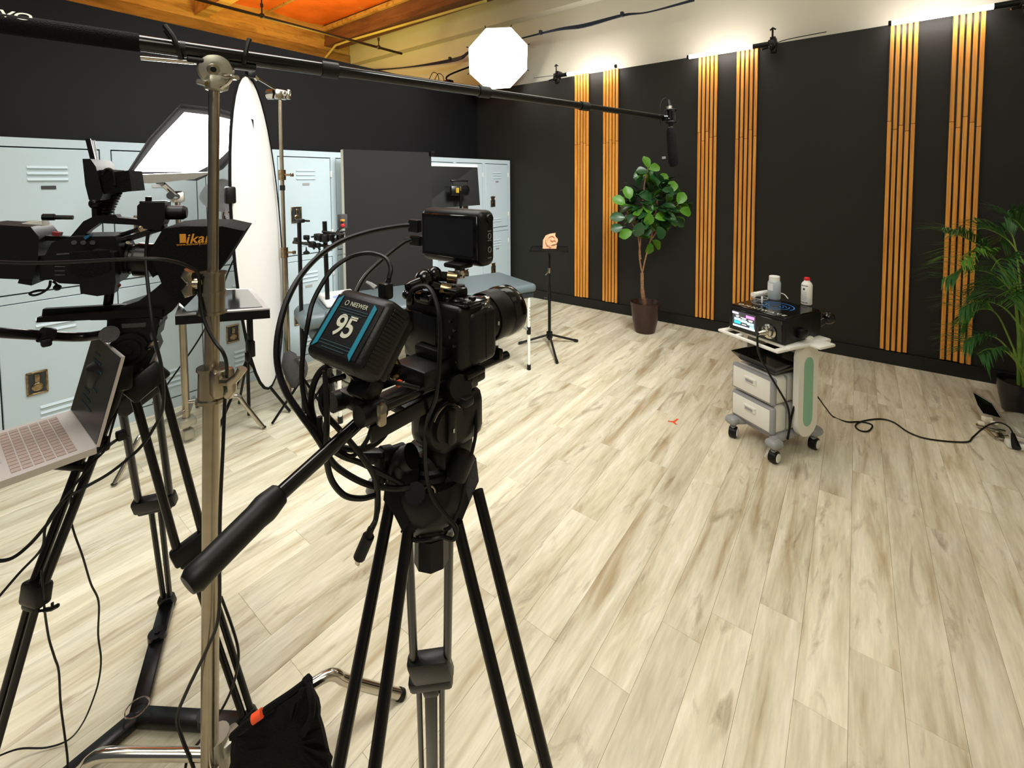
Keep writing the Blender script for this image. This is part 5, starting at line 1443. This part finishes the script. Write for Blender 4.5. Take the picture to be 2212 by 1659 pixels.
# fluid head
t = thing('fluid_head', 'black fluid head with round drag dial under main camera', 'tripod head', W(930, 1000, .74))
hz0 = W(930, 1005, .74)
out('pan_base', MB().lathe(hz0, (0, 0, 1), [(.046, -.02), (.048, 0), (.042, .004), (.044, .012), (.040, .016), (.040, .028), (.034, .034)], 32), M_black, t)
hb = V((-.512, .50, 1.205))
out('housing', MB().rbox(hb, (.085, .10, .085), .022, seg=3).rbox(hb + V((0, 0, -.05)), (.060, .07, .05), .015), M_black, t)
dc = W(962, 915, .665)
out('drag_dial', MB().cyl(dc - V((.02, 0, 0)), dc + V((.004, 0, 0)), .034, n=32).cyl(dc + V((.004, 0, 0)), dc + V((.010, 0, 0)), .026, n=28).rbox(dc + V((.013, 0, 0)), (.010, .014, .052), .004), M_black, t)
out('dial_arc', MB().tube([dc + V((.0045, .030 * math.cos(a), .030 * math.sin(a))) for a in [math.radians(x) for x in range(30, 151, 10)]], .0014, 6), M_steel, t)
out('index_mark', MB().rbox(W(981, 931, .652), (.001, .003, .006), .0005, seg=1), M_print, t)
out('tension_knob', MB().cyl(W(975, 843, .68), W(996, 838, .66), .019, n=18).rbox(W(1003, 864, .66), (.024, .02, .014), .004).rbox(W(1001, 823, .68), (.026, .02, .012), .004), M_black, t)
out('bubble_level', MB().cyl(W(900, 970, .70), W(900, 974, .70), .010, n=16), M_greyprint, t)
out('lock_lever', MB().cyl(W(870, 970, .70), W(842, 980, .68), .010, n=12).rbox(W(806, 985, .67), (.036, .018, .020), .005, basis(RT, FW)).cyl(W(842, 980, .68), W(822, 984, .67), .013, n=12).cyl(W(826, 984, .67), W(818, 1040, .67), .010, n=12), M_black, t)
out('lever_tip', MB().cyl(W(810, 1040, .67), W(804, 1062, .67), .010, n=12), M_greyp, t)
# pan handle
ph = out('pan_handle', MB().cyl(W(800, 890, .60), W(600, 1072, .50), .0085, n=16), M_blackg, t)
out('handle_clamp', MB().cyl(W(815, 880, .61), W(785, 905, .595), .0155, n=16), M_black, ph)
ga, gb = W(606, 1064, .503), W(402, 1268, .42)
gd = gb - ga; gl = gd.length
out('handle_grip', MB().lathe(ga, gd, [(.010, 0), (.0125, .002), (.0150, .015), (.0155, gl * .2), (.0140, gl * .3), (.0135, gl * .8), (.0140, gl * .93), (.010, gl * .99), (.003, gl)], 24), M_rubber, ph)
out('grip_groove', MB().rbox((ga + gb) / 2 - FW * .0135 + RT * .003, (gl * .7, .005, .002), .0008, basis(gd, UP)), M_black, ph)

# baseplate with rods
t = thing('rod_baseplate', 'black sliding baseplate with twin round rods beneath the main camera', 'baseplate', V((-.51, .47, 1.26)))
for x in (-.48, -.54):
    out('rod', MB().cyl((x, .32, 1.288), (x, .614, 1.272), .0075, n=18), M_blackg, t)
    out('rod_clamp', MB().cyl((x, .318, 1.288), (x, .352, 1.286), .0135, n=20), M_black, t)
out('end_bracket', MB().rbox((-.51, .338, 1.291), (.070, .022, .022), .006).rbox((-.51, .345, 1.315), (.035, .02, .05), .006), M_black, t)
out('plate', MB().rbox((-.51, .47, 1.262), (.075, .16, .016), .004).rbox((-.51, .48, 1.296), (.07, .12, .026), .005).rbox((-.51, .50, 1.318), (.055, .09, .018), .004), M_black, t)
out('side_rail', MB().rbox((-.4745, .43, 1.262), (.006, .20, .022), .002), M_blackm, t)
out('clamp_screw', MB().cyl(W(826, 876, .57), W(826, 884, .545), .006, n=12).rbox(W(824, 895, .55), (.010, .010, .028), .003), M_steel, t)
out('brass_screw', MB().cyl(W(856, 798, .62), W(849, 798, .61), .008, n=14).lathe(W(852, 790, .62), (0, 0, 1), [(.004, -.02), (.008, -.014), (.006, -.006), (.009, 0), (.004, .012)], 14), M_brass, t)
out('orange_flag', MB().box(W(862, 828, .575), (.006, .006, .007)), M_orangetag, t)
out('red_flag', MB().prism([W(826, 782, .63), W(835, 793, .63), W(822, 800, .63), W(813, 802, .63)], fw * .002), M_red, t)
out('lens_support', MB().rbox((-.51, .585, 1.285), (.085, .012, .018), .004).cyl((-.51, .585, 1.285), (-.51, .585, 1.315), .006, n=10), M_blackm, t)
out('label_plate', MB().prism([W(985, 786, .70), W(1012, 780, .70), W(1014, 800, .70), W(988, 808, .70)], fw * .002), M_silver, t)

# camera body
t = thing('mirrorless_camera', 'black mirrorless camera in cage on the foreground tripod', 'camera', V((-.515, .50, 1.33)))
bz = W(930, 705, .68).z
yb = .470
L0, R0 = PY(870, 700, yb), PY(992, 700, yb)
xc_, wdt = (L0.x + R0.x) / 2, R0.x - L0.x
zt_, zb_ = PY(930, 652, yb).z, PY(930, 790, yb).z
zc, hgt = (zt_ + zb_) / 2, zt_ - zb_
out('body', MB().rbox((xc_, yb + .030, zc), (wdt, .055, hgt), .010, seg=3).rbox((xc_ - .004, yb + .045, zt_ + .004), (.048, .05, .022), .008, seg=2), M_black, t)
out('grip', MB().rbox((R0.x - .012, yb + .052, zc - .004), (.038, .062, hgt - .012), .014, seg=4), M_black, t)
out('rear_screen', MB().rbox((xc_ - .016, yb - .001, zc - .006), (wdt * .60, .010, hgt * .74), .003), M_blackg, t)
out('cage', MB().rbox((L0.x - .004, yb + .03, zc), (.008, .03, hgt + .014), .002).rbox((xc_, yb + .03, zb_ - .005), (wdt + .014, .04, .008), .002).rbox((xc_ - .01, yb + .03, zt_ + .016), (wdt * .8, .026, .006), .002).rbox((R0.x + .002, yb + .03, zt_ - .002), (.01, .026, .006), .002), M_blackm, t)
mb = MB()
for i, (dx, dy, r) in enumerate(((.0, .0, .009), (.017, .0, .008), (-.022, -.002, .007), (.008, .022, .006))):
    mb.lathe((R0.x - .022 + dx, yb + .022 + dy, zt_ - .002), (0, 0, 1), [(r, 0), (r, .006), (r * .8, .008)], 18)
out('dial', mb, M_blackm, t)
out('shutter_button', MB().lathe((R0.x - .012, yb + .072, zt_ - .006), (0, 0, 1), [(.008, 0), (.008, .005), (.005, .007)], 14), M_chrome, t)
mb = MB()
for k in range(6): mb.cyl((R0.x - .018 + (k % 2) * .008, yb - .002, zt_ - .022 - k * .012), (R0.x - .018 + (k % 2) * .008, yb + .002, zt_ - .022 - k * .012), .0026, n=10)
out('button', mb, M_blackg, t)
out('strap_lug', MB().tube([V((R0.x + .001, yb + .062, zt_ - .010)) + V((.0, .005 * math.cos(k * PI / 6), .006 * math.sin(k * PI / 6))) for k in range(13)], .0012, 6, False), M_steel, t)
for k in range(5):
    out('cage_hole', MB().cyl((L0.x - .0085, yb + .03, zb_ + .014 + k * .018), (L0.x - .0078, yb + .03, zb_ + .014 + k * .018), .0032, n=10), M_steel, t)
out('eyepiece', MB().rbox((xc_ - .012, yb + .002, zt_ + .004), (.034, .016, .020), .006), M_rubber, t)
out('grip_seam', MB().box((R0.x + .0072, yb + .052, zc), (.0006, .0008, hgt * .8)), M_blackg, t)
out('top_plate_edge', MB().rbox((R0.x - .026, yb + .034, zt_ + .0006), (.058, .052, .003), .001), M_blackg, t)
# lens
lx = -.512
lc_ = W(1083, 672, .835); lx, lz = lc_.x, lc_.z
lr = .0445
t = thing('camera_lens', 'large black zoom lens on the foreground camera', 'lens', V((lx, .60, lz - lr)))
yl = yb + .062
out('barrel', MB().lathe((lx, yl, lz), (0, 1, 0), [(.030, -.006), (.032, 0), (.036, .012), (.0385, .018), (.0385, .050), (.040, .052), (.041, .085)], 40), M_blackm, t)
out('zoom_ring', MB().lathe((lx, yl, lz), (0, 1, 0), [(.0405, .022), (.0415, .023), (.0415, .045), (.0405, .046)], 48), M_rubber, t)
out('focus_ring', MB().lathe((lx, yl, lz), (0, 1, 0), [(.0435, .060), (.0445, .062), (.0445, .098), (.0435, .10)], 48), M_rubber, t)
mb = MB()
for k in range(56):
    a = 2 * PI * k / 56; c = V((lx + .0418 * math.cos(a), yl + .034, lz + .0418 * math.sin(a))); mb.box(c, (.0016, .018, .0016), Matrix.Rotation(-a, 3, 'Y'))
out('ring_ribs', mb, M_rubber, t)
out('front_rim', MB().lathe((lx, yl, lz), (0, 1, 0), [(.044, .10), (.0465, .106), (.0465, .128), (.044, .132), (.040, .132), (.036, .118), (.001, .112)], 48, cap=False), M_blackg, t)
out('index_mark', MB().box((lx + .0406, yl + .054, lz), (.001, .003, .006)), M_print, t)

# monitor
ym = .535
ml_, mr = PY(907, 500, ym), PY(1041, 510, ym)
mt_, mbm = PY(980, 452, ym).z, PY(980, 571, ym).z
mx, mw, mz, mh = (ml_.x + mr.x) / 2, mr.x - ml_.x, (mt_ + mbm) / 2, mt_ - mbm
t = thing('field_monitor', 'black field monitor with blank screen mounted over the foreground camera', 'monitor', V((mx, ym + .015, mbm)))
out('housing', MB().rbox((mx, ym + .018, mz), (mw, .036, mh), .013, seg=4), M_black, t)
out('screen', MB().rbox((mx, ym - .0012, mz + .001), (mw - .016, .003, mh - .020), .0012, seg=1), M_blackg, t)
out('display', MB().box((mx - .001, ym - .0030, mz + .001), (mw - .030, .0006, mh - .032)), M_screenoff, t)
mb = MB()
for z in (.004, -.018): mb.tube([V((mr.x + .0006, ym + .018 + .0035 * math.cos(k * PI / 8), mz + z + .0045 * math.sin(k * PI / 8))) for k in range(17)], .0008, 6, False)
for z in (.015, .0, -.028): mb.box((mr.x + .0005, ym + .018, mz + z - .003), (.0008, .009, .0014))
out('port_mark', mb, M_greyprint, t)
out('dial', MB().cyl((mr.x - .002, ym + .018, mz + .032), (mr.x + .003, ym + .018, mz + .032), .007, n=18), M_rubber, t)
for (x, z, s_) in ((896, 488, 1), (899, 520, .8)):
    c = PY(x, z, ym + .018)
    out('cable_plug', MB().rbox(c, (.028, .012, .024 * s_), .003).cyl(c - V((.012, 0, 0)), c - V((.028, 0, 0)), .006, .004, n=10), M_rubber, t)
# articulated arm
t = thing('monitor_arm', 'black articulated arm with brass-toned sleeves holding the field monitor', 'arm', W(990, 650, .74))
out('post', MB().cyl(W(993, 655, .735), W(993, 615, .735), .0085, n=16), M_black, t)
out('ball_joint', MB().sph(W(993, 588, .735), .010, 16).cyl(W(993, 600, .735), W(993, 574, .735), .008, n=14), M_chrome, t)
out('shoe', MB().rbox(W(990, 572, .74), (.04, .03, .008), .003), M_black, t)
out('sleeve', MB().cyl(W(967, 598, .73), W(988, 600, .73), .010, n=18), M_brass, t)
out('sleeve', MB().cyl(W(952, 622, .71), W(974, 628, .71), .0095, n=18), M_brass, t)
out('link', MB().cyl(W(935, 596, .72), W(968, 598, .73), .008, n=14), M_blackg, t)
out('link', MB().cyl(W(922, 610, .70), W(953, 622, .71), .008, n=14), M_blackg, t)
out('wing_knob', MB().sph(W(938, 592, .71), .012, 16).sph(W(917, 603, .70), .015, 16).tube([W(906, 612, .69), W(885, 618, .68), W(876, 620, .68)], [.010, .008, .005], 12), M_blackg, t)
out('knurled_foot', MB().cyl(W(975, 656, .72), W(975, 640, .72), .008, n=8).sph(W(976, 630, .72), .010, 12), M_chrome, t)
out('wing_knob', MB().sph(W(880, 636, .68), .008, 12).rbox(W(886, 645, .69), (.012, .01, .02), .004).rbox(W(920, 640, .69), (.035, .02, .012), .004), M_blackg, t)

# v-mount battery
TLc, TRc, BLc = W(735, 615, .600), W(852, 645, .548), W(664, 768, .548)
ex = (TRc - TLc); ez = (BLc - TLc); wv, hv = ex.length, ez.length
ex.normalize(); ez = (ez - ex * ez.dot(ex)); hv = ez.length; ez.normalize()
en = ex.cross(ez).normalized()
if en.dot(FW) < 0: en = -en
cb = TLc + ex * wv / 2 + ez * hv / 2 + en * .026
Rb = basis(ex, -ez)
t = thing('camera_battery', 'angled black V-mount battery printed 95 behind the main camera', 'battery', cb + ez * hv / 2)
out('case', MB().rbox(cb, (wv, hv, .052), .013, Rb, 4), M_black, t)
fc = cb - en * .0262
out('front_panel', MB().rbox(fc - en * .0, (wv * .84, hv * .74, .0016), .0006, Rb, 1), M_black, t)
def BF(u_, v_, off=.0014): return fc + ex * (u_ * wv / 2) + ez * (v_ * hv / 2) - en * off
for u0 in (-.66, .62):
    sgn = 1 if u0 < 0 else -1
    q = [BF(u0 - .07, -.62 if sgn > 0 else -.70), BF(u0 + .07, -.74 if sgn > 0 else -.60), BF(u0 + .07, .62 if sgn > 0 else .78), BF(u0 - .07, .74 if sgn > 0 else .66)]
    out('stripe', MB().prism(q, -en * .0006), M_teal, t)
text('lettering', '95', hv * .40, BF(-.02, .06), ex, -ez, M_print, t, spacing=.92, bold=.0006, ext=.0003)
text('lettering', 'NEEWER', hv * .085, BF(.08, -.56), ex, -ez, M_print, t, ext=.0003)
out('logo_ring', MB().tube([BF(-.36, -.56, .0016) + (ex * math.cos(k * PI / 8) + ez * math.sin(k * PI / 8)) * .003 for k in range(17)], .0005, 5, False), M_print, t)
mb = MB()
for k, (v_, w_) in enumerate(((-.42, .5), (-.35, .5), (-.28, .36), (-.21, .3), (.50, .56), (.58, .56), (.66, .4))):
    q = [BF(-w_, v_ - .012), BF(w_, v_ - .012), BF(w_, v_ + .012), BF(-w_, v_ + .012)]; mb.prism(q, -en * .0003)
out('small_print', mb, M_tealdim, t)
for k in range(16):
    p = cb + ex * (wv / 2 + .0006) + ez * (-hv / 2 + hv * (.12 + .76 * k / 15))
    out('side_rib', MB().box(p - en * .004, (.0016, .0032, .026), Rb), M_rubber, t)
out('mount_plate', MB().rbox(cb + en * .034, (wv * .8, hv * .85, .018), .005, Rb, 2), M_black, t)
bz_ = cb + ez * (hv / 2 + .01) + en * .012
out('mount_arm', MB().rbox(W(790, 836, .585), (.036, .03, .03), .006, Rb).cyl(cb + ez * hv * .4 + en * .03, V((-.51, .345, 1.32)), .012, n=12), M_black, t)
out('power_plug', MB().rbox(W(833, 628, .585), (.018, .014, .022), .004).cyl(W(836, 618, .585), W(840, 602, .585), .005, .003, n=10), M_black, t)
out('release_lever', MB().tube([W(810, 622, .60), W(800, 614, .60), W(791, 609, .60)], [.004, .003, .002], 6), M_greyp, t)

# foreground cables
def cab(label, pts, r, m_=M_rubber): tag(out('camera_cable', cablepx(pts, r), m_), label, 'cable', 'black cables around the foreground camera')
cab('thick cable arching from field monitor around left of battery', [(884, 487, .745), (860, 489, .74), (800, 500, .72), (740, 520, .70), (690, 552, .67), (650, 595, .64), (622, 645, .61), (605, 700, .59), (598, 755, .58), (603, 805, .575), (620, 850, .57), (650, 895, .57), (672, 925, .57), (695, 960, .575), (708, 985, .58), (735, 1015, .60), (790, 1045, .63), (850, 1055, .66), (885, 1052, .67)], .0042)
cab('cable from lower monitor port running behind the battery', [(888, 518, .745), (872, 525, .74), (845, 545, .72), (810, 575, .70), (785, 602, .68), (765, 640, .66)], .0036)
cab('cable looping from battery plug over to the left and down', [(840, 602, .585), (844, 580, .59), (835, 560, .60), (815, 550, .61), (790, 547, .61), (755, 556, .61), (720, 580, .60), (695, 615, .59), (675, 655, .58), (665, 700, .57), (655, 760, .57), (652, 820, .57), (660, 870, .57), (680, 930, .58), (700, 970, .58)], .0030)
cab('cable circling widely under the battery and back', [(760, 808, .58), (735, 790, .58), (700, 795, .58), (678, 830, .58), (672, 880, .58), (690, 930, .59), (730, 965, .60), (790, 968, .62), (830, 940, .64), (846, 900, .65)], .0042)
cab('cable curling beneath rod end clamps in an inner loop', [(745, 812, .58), (710, 825, .58), (694, 855, .58), (700, 890, .58), (730, 925, .59), (765, 965, .60), (795, 1005, .61), (812, 1040, .63), (815, 1080, .64), (812, 1120, .64), (800, 1150, .64)], .0038)
cab('cable dropping under battery then along to tripod bowl', [(702, 800, .57), (705, 850, .57), (706, 910, .57), (704, 970, .575), (706, 1000, .58), (718, 1040, .59), (745, 1070, .60), (780, 1077, .62), (812, 1070, .64)], .0038)
cab('cable sweeping across pan handle toward tripod shoulder', [(690, 900, .575), (692, 930, .575), (705, 960, .58), (740, 985, .60), (780, 1000, .62), (830, 1025, .65), (870, 1046, .67)], .0038)
cab('cable making small ring left of the fluid head', [(810, 880, .63), (802, 925, .63), (790, 955, .62), (762, 985, .61), (735, 975, .60), (705, 945, .59), (690, 905, .58)], .0032)
cab('slim cable draped down the camera back over the head', [(882, 650, .66), (892, 625, .66), (920, 618, .66), (938, 640, .645), (950, 690, .63), (950, 760, .63), (943, 850, .63), (925, 905, .64), (918, 960, .65), (922, 1030, .66), (935, 1075, .66), (960, 1110, .66), (985, 1140, .66), (980, 1165, .66), (955, 1160, .67), (930, 1165, .67), (895, 1166, .68), (868, 1145, .69)], .0032)
cab('slim cable hanging right of camera down to the bowl', [(1014, 785, .74), (1022, 830, .73), (1028, 880, .72), (1028, 935, .71), (1018, 985, .70), (1008, 1030, .69), (995, 1090, .68), (975, 1135, .67), (960, 1145, .67)], .0028)
cab('short black lead with orange tag under camera plate', [(808, 820, .585), (840, 824, .575), (870, 830, .57), (905, 838, .58)], .0026)
t = thing('loose_usb_cable', 'black cable with exposed metal usb plug dangling by tripod leg', 'cable', W(775, 1215, .63))
out('cord', cablepx([(818, 1060, .65), (818, 1095, .64), (812, 1120, .64), (800, 1142, .63)], .0030), M_rubber, t)
out('plug', MB().cyl(W(801, 1140, .63), W(796, 1158, .63), .004, .006, n=12).cyl(W(796, 1158, .63), W(776, 1204, .63), .0085, n=12), M_rubber, t)
out('metal_tip', MB().rbox(W(772, 1212, .63), (.008, .004, .011), .001, seg=1), M_chrome, t)
